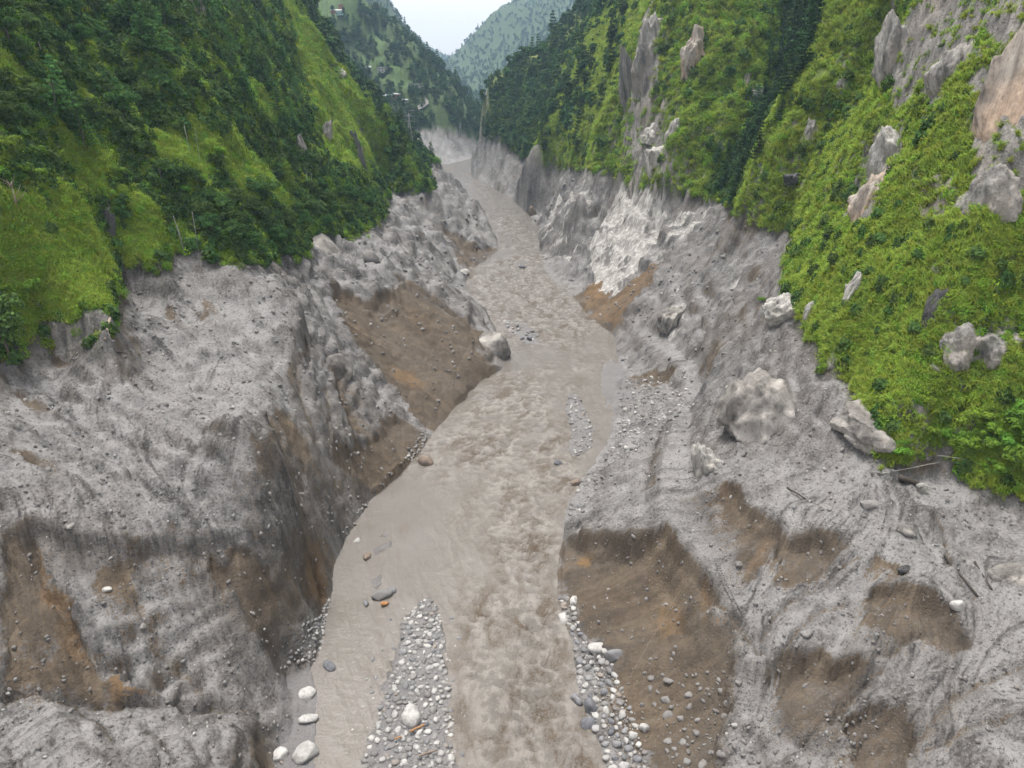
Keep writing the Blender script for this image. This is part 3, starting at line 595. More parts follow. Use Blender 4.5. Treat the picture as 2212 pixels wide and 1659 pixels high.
def mat_terrain():
    t = NT('terrain'); v = t.coord()
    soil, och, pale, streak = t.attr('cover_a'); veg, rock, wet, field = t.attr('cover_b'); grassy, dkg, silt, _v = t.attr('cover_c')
    n_big = t.noise(v, .06, 4, .55); n_mid = t.noise(v, .45, 5, .6); n_fin = t.noise(v, 2.6, 4, .65); n_gr = t.noise(v, 9.0, 2, .6)
    mud = t.ramp(n_mid, [(.28, (0.060, 0.056, 0.053)), (.44, (0.124, 0.120, 0.117)), (.58, (0.187, 0.183, 0.180)), (.74, (0.249, 0.246, 0.244))])
    mud = t.mix(t.rng(n_big, .42, .60, 0, .55), mud, (0.124, 0.110, 0.096))
    mud = t.mix(t.math('MULTIPLY', silt, .8), mud, t.ramp(n_mid, [(.3, (0.216, 0.212, 0.210)), (.7, (0.307, 0.305, 0.304))]))  # paler mud on flat ground, overhead light painted into the colour
    mud = t.mix(t.rng(streak, .52, .95, 0, .5), mud, (0.299, 0.295, 0.292))
    mud = t.mix(t.rng(streak, .45, .12, 0, .8), mud, (0.037, 0.034, 0.032))
    mud = t.mix(t.rng(n_fin, .54, .70, 0, .6), mud, (0.307, 0.303, 0.301))
    mud = t.mix(t.rng(n_fin, .46, .32, 0, .85), mud, (0.032, 0.029, 0.028))
    mud = t.mix(t.rng(n_gr, .58, .72, 0, .28), mud, (0.349, 0.344, 0.342)); mud = t.mix(t.rng(n_gr, .42, .28, 0, .45), mud, (0.032, 0.029, 0.028))
    # pebbles and clods lying in the mud
    pe = t.voro(v, 1.1); pc = t.voro(v, 1.1, out='Color')
    ps = t.n('ShaderNodeSeparateColor'); t.t.links.new(pc, ps.inputs[0])
    pk = t.math('MULTIPLY', t.rng(pe, .13, .09), t.math('GREATER_THAN', ps.outputs[0], .62))
    mud = t.mix(t.math('MULTIPLY', pk, .8), mud, t.ramp(ps.outputs[1], [(0, (.10, .095, .09)), (.55, (.2, .19, .18)), (.6, (.42, .41, .39)), (1, (.62, .61, .59))]))
    br = t.ramp(n_mid, [(.25, (.046, .034, .023)), (.5, (.09, .067, .045)), (.75, (.14, .107, .075))])
    br = t.mix(t.rng(streak, .5, .9, 0, .6), br, (.19, .148, .102)); br = t.mix(t.rng(streak, .45, .15, 0, .6), br, (.05, .038, .028)); br = t.mix(t.rng(n_fin, .42, .28, 0, .5), br, (.06, .045, .034))
    br = t.mix(t.rng(n_big, .3, .7, 0, .55), br, (.125, .11, .093))
    br = t.mix(t.math('MULTIPLY', och, t.rng(n_mid, .2, .6)), br, (.215, .128, .055))
    br = t.mix(t.math('MULTIPLY', pk, .6), br, (.30, .28, .25))
    c = t.mix(t.rng(t.math('ADD', soil, t.math('MULTIPLY', t.math('SUBTRACT', n_fin, .5), 1.3)), .24, .50), mud, br)
    c = t.mix(t.math('MULTIPLY', wet, t.rng(n_mid, .3, .6, .55, .95)), c, (.175, .170, .172))
    # pale scoured rock under torn mud
    vs = t.vscale(v, (.30, .30, .10)); ns = t.noise(vs, .55, 7, .66, dist=.5); cr = t.voro(t.vscale(v, (.5, .5, .16)), .5, 'DISTANCE_TO_EDGE')
    pr = t.ramp(t.noise(vs, 3.0, 5, .65), [(.3, (.20, .19, .175)), (.48, (.33, .32, .305)), (.66, (.53, .52, .505))])
    pm = t.rng(t.math('ADD', t.math('MULTIPLY', pale, .55), t.math('SUBTRACT', ns, .5)), .26, .34)
    pm = t.math('MULTIPLY', pm, t.rng(cr, .005, .03, .45, 1)); pm = t.math('MULTIPLY', pm, t.rng(pale, .02, .2))
    c = t.mix(pm, c, pr)
    # ground under the plants, bare rock in the slopes
    ng = t.noise(v, .35, 5, .65)
    gd = t.ramp(ng, [(.3, (.022, .042, .014)), (.5, (.045, .075, .022)), (.75, (.085, .12, .035))])
    gr = t.ramp(ng, [(.3, (.075, .115, .025)), (.5, (.15, .19, .045)), (.66, (.21, .225, .065)), (.8, (.26, .245, .11))])
    gr = t.mix(t.rng(n_fin, .4, .68, 0, .6), gr, (.065, .105, .026)); gr = t.mix(grassy, gd, gr)
    gr = t.mix(field, gr, t.ramp(n_mid, [(.3, (.045, .085, .025)), (.6, (.085, .135, .04)), (.8, (.12, .155, .06))]))
    c = t.mix(veg, c, gr)
    vk = t.vscale(v, (.35, .35, .13))
    rk = t.ramp(t.noise(vk, 1.5, 7, .68), [(.28, (.06, .058, .055)), (.48, (.18, .172, .162)), (.62, (.30, .285, .265)), (.8, (.50, .47, .43))])
    rk = t.mix(t.rng(n_big, .52, .68, 0, .4), rk, (.36, .31, .265)); rk = t.mix(t.rng(n_fin, .52, .66, 0, .75), rk, (.055, .058, .042)); rk = t.mix(t.rng(n_gr, .56, .68, 0, .5), rk, (.40, .385, .36)); rk = t.mix(t.rng(n_gr, .42, .3, 0, .6), rk, (.04, .038, .035))
    nrm = t.n('ShaderNodeNewGeometry').outputs['Normal']; sx = t.n('ShaderNodeSeparateXYZ'); t.t.links.new(nrm, sx.inputs[0])
    rm = t.math('ADD', t.math('ADD', rock, t.rng(sx.outputs[2], .35, .8, .22, -.3)), t.math('MULTIPLY', t.math('SUBTRACT', t.noise(vk, .9, 5, .6), .5), 1.1))
    rm = t.math('MULTIPLY', t.rng(rm, .52, .62), t.rng(rock, .03, .2)); c = t.mix(rm, c, rk)
    h = t.math('ADD', t.math('MULTIPLY', n_fin, .6), t.math('MULTIPLY', n_gr, .25)); h = t.math('ADD', h, t.math('MULTIPLY', pk, .25))
    b = t.bump(h, 1.0, .55)
    t.bsdf(c, t.rng(wet, 0, 1, .85, .35), b, .25)
    return t.m
M_TERR = mat_terrain()
# steep faces are roughened sideways as well, so that walls keep ledges, knobs and hollows
zx_, zy_ = grads(blur(GZ, 2)); gmag = np.hypot(zx_, zy_) + 1e-6
stm = (gmag > .7) & (GY < 700) & (RS < -.8)
hx = fbm_in(stm, GX, GY, GZ, 3.0, 4, gain=.6, off=41.0); hr = fbm_in(stm, GX, GY, GZ * 1.3, 5.0, 3, ridged=True, off=44.0)
off = sstep(.7, 1.8, gmag) * (.55 * hx + .7 * (hr - .25)) * np.clip(scl, .8, 2.2) * (1.0 - .55 * np.clip(SOIL, 0, 1)) * (1 - .75 * np.clip(PALE, 0, 1)) * np.where(stm, 1, 0)
MX, MY = GX - zx_ / gmag * off * .8, GY - zy_ / gmag * off * .8
terr_me, _ = grid_mesh('terrain', MX, MY, GZ)
vattr(terr_me, 'cover_a', [np.clip(SOIL, 0, 1), np.clip(OCH, 0, 1), np.clip(PALE, 0, 1), np.clip(LF * .18 + .10 * LCo + .5, 0, 1)])
vattr(terr_me, 'cover_b', [np.clip(VEG * (1 - SOIL * (ABOVE < 2)), 0, 1), np.clip(ROCK, 0, 1), np.clip(WET, 0, 1), np.clip(FIELD, 0, 1)])
vattr(terr_me, 'cover_c', [np.clip(GRASS, 0, 1), np.clip(DARKG, 0, 1), np.clip(sstep(.95, .3, np.hypot(*grads(blur(GZ, 5)))) * (.8 + .9 * N1 + .3 * N2), 0, 1), 0 * GZ])  # third value: flat tops to be painted lighter, as if lit from above
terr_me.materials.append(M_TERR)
terrain = bpy.data.objects.new('terrain', terr_me); COL.objects.link(terrain); terrain['kind'] = 'structure'
# ------------------------------------------------------------------ river
wy = [20.0]
while wy[-1] < 1100:
    y = wy[-1]; wy.append(y + 0.24 + 0.0034 * max(y - 55, 0))
WYS = np.array(wy); WU = np.linspace(-.52, .36, 760)
WDEP = WYS * CP + 27.0
AX = WU[None] * WDEP[:, None]; AY = np.repeat(WYS[:, None], len(WU), 1)
ASD = sdf(RIV, AX, AY)
inside = ASD > -2.5
# mid-line of the channel gives the flow direction
LE = np.array([at_z(x, y, 0)[:2] for x, y in LEFT_EDGE + [(1036,462),(1000,420),(958,388),(925,374)]]); RE = np.array([at_z(x, y, 0)[:2] for x, y in RIGHT_EDGE])
ym = np.linspace(30, 640, 60)
oL = np.argsort(LE[:, 1]); oR = np.argsort(RE[:, 1])
mid = .5 * (np.interp(ym, LE[oL, 1], LE[oL, 0]) + np.interp(ym, RE[oR, 1], RE[oR, 0]))
mid = np.convolve(np.pad(mid, 3, 'edge'), np.ones(7) / 7, 'valid')
sl_ = np.gradient(mid, ym)
XM = np.interp(AY, ym, mid); SLP = np.interp(AY, ym, sl_)
FN = (AX - XM) / np.sqrt(1 + SLP ** 2)                 # across
FS = AY * np.sqrt(1 + np.minimum(SLP, 2) ** 2 * .5) + FN * SLP * .6   # along
def wregion(pix, soft):
    P = np.array([at_z(a, b_, 0)[:2] for a, b_ in pix]); s = sdf(P, AX, AY); return sstep(-soft, soft, s)
CH = np.zeros(AX.shape)
for pg, a, so in [([(1090,1110),(1195,1090),(1200,1300),(1250,1480),(1300,1660),(1130,1660),(1000,1660),(1060,1480),(1040,1380),(1100,1260)], .85, 6.0), ([(1000,1440),(1080,1320),(1100,1400),(1050,1480),(1000,1530)], .8, 3.5),
                  ([(1010,590),(1100,560),(1200,600),(1260,660),(1310,700),(1200,740),(1080,720),(1040,660)], 1.0, 12), ([(1060,560),(1160,545),(1190,580),(1080,600)], .9, 5),
                  ([(900,1000),(1000,930),(1080,820),(1180,800),(1210,860),(1150,960),(1080,1010),(960,1020)], .6, 8), ([(1080,960),(1230,940),(1220,1090),(1080,1110)], .6, 7), ([(1230,770),(1310,780),(1300,800),(1240,800)], .3, 3),
                  ([(1050,440),(1130,470),(1160,540),(1080,540)], .45, 8), ([(980,360),(1030,390),(1090,450),(1060,450)], .4, 12)]:
    CH = np.maximum(CH, a * wregion(pg, so))
wz = np.zeros_like(AX); WM = ASD > -4
patchy = fbm_in(WM, FN, FS * .6, wz, 7, 3, off=3.1)
calm = wregion([(683,1700),(683,1480),(720,1230),(800,1080),(900,1010),(960,1100),(960,1250),(900,1300),(860,1420),(800,1560),(780,1700)], 4)
CH = np.clip(CH * (.9 + 1.1 * patchy) + .22 * (1 + 1.5 * patchy) * (1 - calm) + .03, 0.02, 1.2)
shore = sstep(-.5, 3.0, ASD)
chop = fbm_in(WM, FN, FS, wz, 1.7, 4, gain=.6, off=1.2); chr_ = fbm_in(WM, FN * .8, FS, wz, 2.6, 4, ridged=True, gain=.55, off=5.0)
swell = fbm_in(WM, FN, FS * .5, wz, 6, 2, off=8.4); strk = fbm_in(WM, FN * 1.0 + .35 * FS, FS * .22, wz, 1.1, 3, off=4.0)
AZ = CH * shore * (.40 * (chr_ - .35) + .45 * chop + .25 * swell) + .11 * strk * shore + .05 * swell + .05 * chop * shore
AZ = AZ * np.clip(AY / 200, 1, 1.8)
# ribs of standing ripples in the slack water at lower left
rp_ = wregion([(690,1500),(720,1330),(750,1200),(800,1180),(810,1300),(800,1500),(760,1640),(690,1640)], 1.5)
AZ += rp_ * .012 * np.sin(FS * 5.5 + 1.4 * swell * 3 + FN * 1.1)
kp = inside[:-1, :-1] | inside[1:, 1:]
riv_me, sel = grid_mesh('river', AX, AY, AZ, kp)
qx = fbm_in(WM, FN, FS, wz, 5, 2, off=31.0) * 2.2
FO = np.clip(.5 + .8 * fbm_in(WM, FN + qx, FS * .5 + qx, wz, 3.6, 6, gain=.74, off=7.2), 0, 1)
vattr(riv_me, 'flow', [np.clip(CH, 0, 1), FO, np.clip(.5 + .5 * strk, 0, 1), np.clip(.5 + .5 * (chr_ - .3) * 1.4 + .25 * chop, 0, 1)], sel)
def mat_river():
    t = NT('muddy_water'); v = t.coord(); ch, fo, st, cr = t.attr('flow')
    nb = t.noise(v, .10, 3, .5); nf = t.noise(v, 3.4, 6, .78); nm = t.noise(v, .5, 4, .6)
    c = t.ramp(nb, [(.3, (0.130, 0.118, 0.102)), (.7, (0.155, 0.143, 0.131))])
    c = t.mix(t.rng(st, .42, .2, 0, .45), c, (0.115, 0.095, 0.073)); c = t.mix(t.rng(st, .6, .85, 0, .45), c, (0.199, 0.182, 0.164))
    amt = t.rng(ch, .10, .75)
    brown = t.math('MULTIPLY', t.rng(t.math('ADD', fo, t.math('MULTIPLY', t.math('SUBTRACT', nf, .5), 1.5)), .50, .66), amt)  # turbid brown, with the shade of wave backs painted into the colour
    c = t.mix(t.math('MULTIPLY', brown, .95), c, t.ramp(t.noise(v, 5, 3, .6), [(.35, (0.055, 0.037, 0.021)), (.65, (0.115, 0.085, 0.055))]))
    foam = t.math('MULTIPLY', t.math('MULTIPLY', t.rng(t.math('ADD', cr, t.math('MULTIPLY', t.math('SUBTRACT', nf, .5), 1.2)), .58, .8), amt), t.rng(fo, .7, .4))
    c = t.mix(t.math('MULTIPLY', foam, .85), c, (0.265, 0.246, 0.224))
    c = t.mix(t.math('MULTIPLY', t.rng(nm, .56, .72), .3), c, (0.123, 0.099, 0.075))
    b = t.bump(t.math('ADD', t.noise(v, 2.2, 4, .6), t.math('MULTIPLY', t.noise(v, 6, 4, .7), .6)), t.rng(ch, 0, 1, .35, 1.0), .30)
    t.bsdf(c, .2, b, .5)
    return t.m
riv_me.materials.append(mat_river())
river = bpy.data.objects.new('river', riv_me); COL.objects.link(river); river['kind'] = 'structure'
# ------------------------------------------------------------------ object helpers
import bmesh
from mathutils import Vector, Matrix, Euler
def tag(o, label=None, cat=None, group=None, kind=None):
    if label: o['label'] = label
    if cat: o['category'] = cat
    if group: o['group'] = group
    if kind: o['kind'] = kind
    return o
def link(name, data, parent=None, loc=None, rot=None, scale=None):
    o = bpy.data.objects.new(name, data); COL.objects.link(o)
    if parent is not None: o.parent = parent
    if loc is not None: o.location = [float(x) for x in loc]
    if rot is not None: o.rotation_euler = [float(x) for x in rot]
    if scale is not None: o.scale = [float(x) for x in scale] if hasattr(scale, '__len__') else (scale,) * 3
    return o
def mesh_np(name, V, Fq, mat, smooth=False):
    me = bpy.data.meshes.new(name); V = np.asarray(V, np.float32); Fq = np.asarray(Fq, np.int32); k = Fq.shape[1]
    me.vertices.add(len(V)); me.vertices.foreach_set('co', V.ravel())
    me.loops.add(Fq.size); me.loops.foreach_set('vertex_index', Fq.ravel())
    me.polygons.add(len(Fq)); me.polygons.foreach_set('loop_start', np.arange(0, Fq.size, k, dtype=np.int32))
    if smooth: me.polygons.foreach_set('use_smooth', np.ones(len(Fq), bool))
    me.update(calc_edges=True); me.materials.append(mat)
    return me
def mat_leaf(name, dark, light, trans=.25, hue=.5):
    t = NT(name); oi = t.n('ShaderNodeObjectInfo').outputs['Random']; v = t.coord('Object')
    n = t.noise(v, 1.3, 3, .6)
    c = t.mix(t.rng(n, .3, .7), dark, light)
    c = t.mix(t.math('MULTIPLY', oi, .4), c, tuple(.6 * a for a in dark)); hs = t.n('ShaderNodeHueSaturation'); t.set(hs.inputs['Color'], c)
    oi2 = t.math('FRACT', t.math('MULTIPLY', oi, 7.31)); t.set(hs.inputs['Hue'], t.rng(oi2, 0, 1, .475, .525)); t.set(hs.inputs['Value'], t.rng(t.math('FRACT', t.math('MULTIPLY', oi, 3.7)), 0, 1, .75, 1.3))
    c = hs.outputs[0]
    d = t.n('ShaderNodeBsdfPrincipled'); t.set(d.inputs['Base Color'], c); d.inputs['Roughness'].default_value = .8; d.inputs['Specular IOR Level'].default_value = .06
    tr = t.n('ShaderNodeBsdfTranslucent'); t.set(tr.inputs[0], c); mx = t.n('ShaderNodeMixShader'); mx.inputs[0].default_value = trans
    t.t.links.new(d.outputs[0], mx.inputs[1]); t.t.links.new(tr.outputs[0], mx.inputs[2]); t.t.links.new(mx.outputs[0], t.out.inputs[0])
    return t.m
M_BROAD = mat_leaf('broadleaf_foliage', (.032, .07, .02), (.10, .175, .045))
M_BRIGHT = mat_leaf('bright_foliage', (.10, .22, .03), (.22, .36, .05))
M_PINE = mat_leaf('pine_needles', (.055, .13, .04), (.13, .235, .06), .2)
M_DARKP = mat_leaf('dark_conifer_needles', (.026, .06, .028), (.075, .135, .05), .2)
M_GRASS = mat_leaf('grass_blades', (.165, .245, .03), (.34, .44, .075), .3)
M_HERB = mat_leaf('herb_leaves', (.11, .22, .025), (.27, .41, .05), .3)
M_FOREST = mat_leaf('far_forest_foliage', (.035, .08, .03), (.09, .15, .05), .15)
def mat_bark():
    t = NT('bark'); v = t.vscale(t.coord(), (6, 6, 1.2)); n = t.noise(v, 2.0, 5, .65)
    t.bsdf(t.ramp(n, [(.3, (.045, .035, .028)), (.7, (.17, .145, .12))]), .9, t.bump(n, .8, .05)); return t.m
M_BARK = mat_bark()
def leaf_quads(C, Nrm, size, r, up=0.3, asp=.55):
    """quads centred at C facing roughly Nrm"""
    n = len(C); N = Nrm + r.normal(0, .45, (n, 3)); N[:, 2] += up; N /= np.linalg.norm(N, axis=1)[:, None] + 1e-9
    A = np.cross(N, r.normal(size=(n, 3))); A /= np.linalg.norm(A, axis=1)[:, None] + 1e-9; B = np.cross(N, A)
    s = np.asarray(size)[:, None] * np.ones((n, 1))
    V = np.stack([C - A * s, C + B * s * asp, C + A * s, C - B * s * asp], 1).reshape(-1, 3)
    return V, np.arange(4 * n).reshape(n, 4)
def trunk_mesh(name, h, r0, seed, limbs=4, lean=.05, top=.75):
    r = np.random.default_rng(seed); V, Fq = [], []
    def tube(P, R, k=6):
        b = len(V)
        for p, rr in zip(P, R):
            for a in range(k): V.append((p[0] + rr * math.cos(a * 2 * math.pi / k), p[1] + rr * math.sin(a * 2 * math.pi / k), p[2]))
        for i in range(len(P) - 1):
            for a in range(k): Fq.append((b + i * k + a, b + i * k + (a + 1) % k, b + (i + 1) * k + (a + 1) % k, b + (i + 1) * k + a))
    T = [np.array([lean * h * (q ** 1.5) + r.normal(0, .01 * h), r.normal(0, .01 * h), q * h * top - .6 * (q == 0)]) for q in np.linspace(0, 1, 6)]
    tube(T, np.linspace(r0, r0 * .25, 6))
    for _ in range(limbs):
        q = r.uniform(.3, .9); p = T[int(q * 5)]; a = r.uniform(0, 6.28); L = h * r.uniform(.18, .34)
        d = np.array([math.cos(a), math.sin(a), r.uniform(.4, .9)]); d /= np.linalg.norm(d)
        tube([p, p + d * L * .5 + (0, 0, .04 * h), p + d * L], [r0 * .4, r0 * .25, r0 * .08], 5)
    return mesh_np(name, V, Fq, M_BARK, True)
def crown_broad(name, h, w, seed, mat, nclump=16, per=95, ls=.26, low=.28):
    r = np.random.default_rng(seed); C, N, S = [], [], []
    for k in range(nclump):
        while True:
            p = r.uniform(-1, 1, 3)
            if .25 < np.linalg.norm(p) < 1: break
        p = p / np.linalg.norm(p) * r.uniform(.45, .95)
        c = np.array([p[0] * w * .5, p[1] * w * .5, h * (low + (1 - low) * (.5 + .47 * p[2]))]); rad = r.uniform(.16, .28) * w
        d = r.normal(size=(per, 3)); d /= np.linalg.norm(d, axis=1)[:, None]; d[:, 2] = np.where(d[:, 2] < -.35, -d[:, 2], d[:, 2])
        C.append(c + d * rad * np.array([1, 1, .75]) * r.uniform(.7, 1.05, (per, 1))); N.append(d); S.append(r.uniform(.7, 1.35, per) * ls)
    V, Fq = leaf_quads(np.concatenate(C), np.concatenate(N), np.concatenate(S), r)
    return mesh_np(name, V, Fq, mat)
def crown_pine(name, h, w, seed, mat, whorls=11, ls=.3, low=.22, droop=.0, per=26):
    r = np.random.default_rng(seed); C, N, S = [], [], []
    for k in range(whorls):
        q = k / (whorls - 1); z = h * (low + (1 - low) * q); R = w * .5 * (1 - q) ** .75 * r.uniform(.8, 1.15) + .12 * w * .5
        nb = max(3, int(7 * (1 - q) + 3))
        for b_ in range(nb):
            a = r.uniform(0, 6.28); L = R * r.uniform(.7, 1.1)
            for s in np.linspace(.35, 1, 3):
                c = np.array([math.cos(a) * L * s, math.sin(a) * L * s, z + L * s * (.25 - droop)])
                m = int(per / 3); d = r.normal(size=(m, 3)); d[:, 2] = np.abs(d[:, 2]) * .8; d /= np.linalg.norm(d, axis=1)[:, None]
                C.append(c + d * (.10 * w + .1) * r.uniform(.4, 1.0, (m, 1))); N.append(d); S.append(r.uniform(.7, 1.3, m) * ls)
    V, Fq = leaf_quads(np.concatenate(C), np.concatenate(N), np.concatenate(S), r, asp=.4)
    return mesh_np(name, V, Fq, mat)
def tuft_grass(name, seed, n=26, L=1.0):
    r = np.random.default_rng(seed); V, Fq = [], []
    for k in range(n):
        a = r.uniform(0, 6.28); l = L * r.uniform(.6, 1.15); sp = r.uniform(.25, .75); w = .045 * L; o = r.normal(0, .14 * L, 2)
        ca, sa = math.cos(a), math.sin(a); pts = []
        for q, (rr, zz) in zip((0, .4, .75, 1), ((0, 0), (.3 * sp, .42), (.75 * sp, .62), (1.15 * sp, .50 - .25 * sp))):
            ww = w * (1 - q * .85); x, y, z = o[0] + ca * rr * l, o[1] + sa * rr * l, zz * l - .05
            pts += [(x - sa * ww, y + ca * ww, z), (x + sa * ww, y - ca * ww, z)]
        b = len(V); V += pts
        for i in range(3): Fq.append((b + 2 * i, b + 2 * i + 1, b + 2 * i + 3, b + 2 * i + 2))
    return mesh_np(name, V, Fq, M_GRASS)
def mound(name, seed, mat, n=70, w=1.2, h=.7, ls=.16):
    r = np.random.default_rng(seed); d = r.normal(size=(n, 3)); d[:, 2] = np.abs(d[:, 2]); d /= np.linalg.norm(d, axis=1)[:, None]
    C = d * np.array([w * .5, w * .5, h]) * r.uniform(.6, 1.05, (n, 1)); V, Fq = leaf_quads(C, d, r.uniform(.7, 1.4, n) * ls, r)
    return mesh_np(name, V, Fq, mat)
def gn_scatter(name, proto_me, P, R, S, label, cat, seed=0):
    """one object of uncountable cover: a copy of the small mesh on every point"""
    po = bpy.data.objects.new(name + '_piece', proto_me)
    me = bpy.data.meshes.new(name); P = np.asarray(P, np.float32)
    me.vertices.add(len(P)); me.vertices.foreach_set('co', P.ravel())
    a = me.attributes.new('rot', 'FLOAT_VECTOR', 'POINT'); a.data.foreach_set('vector', np.asarray(R, np.float32).ravel())
    a = me.attributes.new('scl', 'FLOAT_VECTOR', 'POINT'); a.data.foreach_set('vector', np.asarray(S, np.float32).ravel())
    o = link(name, me); tag(o, label, cat, None, 'stuff')
    g = bpy.data.node_groups.new(name, 'GeometryNodeTree')
    g.interface.new_socket('Geometry', in_out='INPUT', socket_type='NodeSocketGeometry'); g.interface.new_socket('Geometry', in_out='OUTPUT', socket_type='NodeSocketGeometry')
    gi, go = g.nodes.new('NodeGroupInput'), g.nodes.new('NodeGroupOutput'); ip = g.nodes.new('GeometryNodeInstanceOnPoints'); ob = g.nodes.new('GeometryNodeObjectInfo')
    ob.inputs['Object'].default_value = po
    def na(nm):
        x = g.nodes.new('GeometryNodeInputNamedAttribute'); x.data_type = 'FLOAT_VECTOR'; x.inputs['Name'].default_value = nm; return [s for s in x.outputs if s.enabled][0]
    er = g.nodes.new('FunctionNodeEulerToRotation')
    g.links.new(gi.outputs[0], ip.inputs['Points']); g.links.new(ob.outputs['Geometry'], ip.inputs['Instance']); g.links.new(na('rot'), er.inputs[0]); g.links.new(er.outputs[0], ip.inputs['Rotation'])
    g.links.new(na('scl'), ip.inputs['Scale']); g.links.new(ip.outputs[0], go.inputs[0])
    m = o.modifiers.new('cover', 'NODES'); m.node_group = g
    return o
# ------------------------------------------------------------------ where plants can stand
ZX, ZY = grads(GZ)
NZ = 1 / np.sqrt(1 + ZX ** 2 + ZY ** 2)
CELL = (np.gradient(US)[None, :] * DEP[:, None]) * np.gradient(YS)[:, None] / NZ      # surface area per vertex
PXs, PYs = proj(np.stack([GX, GY, GZ], -1))
INVIEW = (PXs > -140) & (PXs < 2350) & (PYs > -120) & (PYs < 1720)
# keep only what the valley actually exposes: march of the skyline per column of view is too dear, use facing
VIEWV = np.stack([GX, GY, GZ - H_CAM], -1); VIEWV /= np.linalg.norm(VIEWV, axis=-1)[..., None]
FACE = -(VIEWV[..., 0] * -ZX + VIEWV[..., 1] * -ZY + VIEWV[..., 2]) * NZ
OKV = INVIEW & (FACE > -.12)
def sample(weight, n, seed):
    r = np.random.default_rng(seed); w = np.where(OKV, weight * CELL, 0).ravel(); s = w.sum()
    if s <= 0: return np.zeros((0, 3)), np.zeros(0, int), r
    idx = r.choice(len(w), n, p=w / s, replace=True)
    i, j = np.unravel_index(idx, GZ.shape); fi, fj = np.clip(i + r.uniform(-.5, .5, n), 0, NR - 1.01), np.clip(j + r.uniform(-.5, .5, n), 0, NC - 1.01)
    Y = np.interp(fi, _rowidx, YS); X = np.interp(fj, _colidx, US) * (Y * CP + 27)
    return np.stack([X, Y, bil(GZ, fi, fj)], 1), idx, r
BARE = np.clip(ROCK * 1.45, 0, 1)
pn = fbm(GX, GY, GZ, 16, 3, off=12.0); pm_ = fbm(GX, GY, GZ, 5, 3, off=15.0)
VG = VEG * (VEG > .4)
DEPG = np.repeat(DEP[:, None], NC, 1)
LOD = 1 / (np.maximum(DEPG, 80) / 110.0) ** 2
RGT = ~LEFT
# grasses: tufts hang downhill
def scatter_cover(name, proto, weight, n, seed, s0, s1, label, cat, tilt=.5, grow=0.0):
    P, idx, r = sample(weight, n, seed); d = P[:, 1] * CP + 27
    zx, zy = ZX.ravel()[idx], ZY.ravel()[idx]
    az = np.arctan2(-zy, -zx)                       # downhill azimuth
    sl = np.arctan(np.hypot(zx, zy)) * tilt
    # tilt towards downhill: rotate about axis perpendicular to azimuth
    M = [Matrix.Rotation(a, 3, 'Z') @ Matrix.Rotation(b_, 3, 'Y') @ Matrix.Rotation(c, 3, 'Z') for a, b_, c in zip(az, sl, r.uniform(0, 6.28, n))]
    R = np.array([m.to_euler() for m in M]); s = r.uniform(s0, s1, n) * (1 + grow * np.clip(d / 120 - 1, 0, 6))
    S = np.stack([s * r.uniform(.85, 1.2, n), s * r.uniform(.85, 1.2, n), s * r.uniform(.8, 1.25, n)], 1)
    return gn_scatter(name, proto, P, R, S, label, cat)
wg = VG * (1 - .965 * BARE) * LOD
gm_ = GRASS
scatter_cover('grass_cover', tuft_grass('grass_tuft', 11), wg * (.08 + .92 * gm_) * (GY < 560), 76000, 21, .6, 1.6, 'long yellow-green grass hanging over both valley slopes', 'grass', .55, .55)
scatter_cover('herb_cover', mound('herb_clump', 5, M_HERB, 110, 1.3, .65, .10), wg * np.where(LEFT, .45 + .45 * gm_, .07 + .35 * (1 - gm_)) * (1 - .7 * DARKG) * (GY < 620), 24000, 22, .7, 1.7, 'low leafy green undergrowth between the trees and grass', 'undergrowth', .6, .7)
scatter_cover('scrub_cover', mound('scrub_clump', 6, M_BROAD, 110, 1.5, 1.1, .2), wg * (np.where(RGT, .03 + .3 * sstep(.1, .5, pm_) + DARKG, np.clip(1 - 1.3 * GRASS, 0, 1) * (.25 + .6 * sstep(-.2, .4, pm_)))) * (GY < 700), 8500, 23, .5, 1.7, 'dark green scrub dotted over the valley slopes', 'scrub', .3, .6)
# far woods
wf = VG * (1 - FIELD) * (GY > 330) * (1 - .8 * BARE) / np.maximum(DEPG, 330) ** 1.15
far_w = wf * np.where(GY > 620, 1.0, np.where(RGT, sstep(1400, 1150, PXs) * sstep(330, 480, GY) + .10, sstep(385, 430, GY))) * (.25 + .75 * sstep(-.5, .1, pn))
scatter_cover('forest', crown_broad('forest_crown', 7.5, 6.2, 31, M_FOREST, 9, 26, .75, .05), far_w, 36000, 24, .55, 1.35, 'distant green woodland covering the far valley sides', 'forest', 0, .05)
scatter_cover('conifer_forest', crown_pine('conifer_crown', 11, 5.2, 32, M_FOREST, 7, .75, .08, .0, 9), far_w, 11000, 25, .5, 1.15, 'distant dark conifer woodland along the far ridges', 'forest', 0, .05)

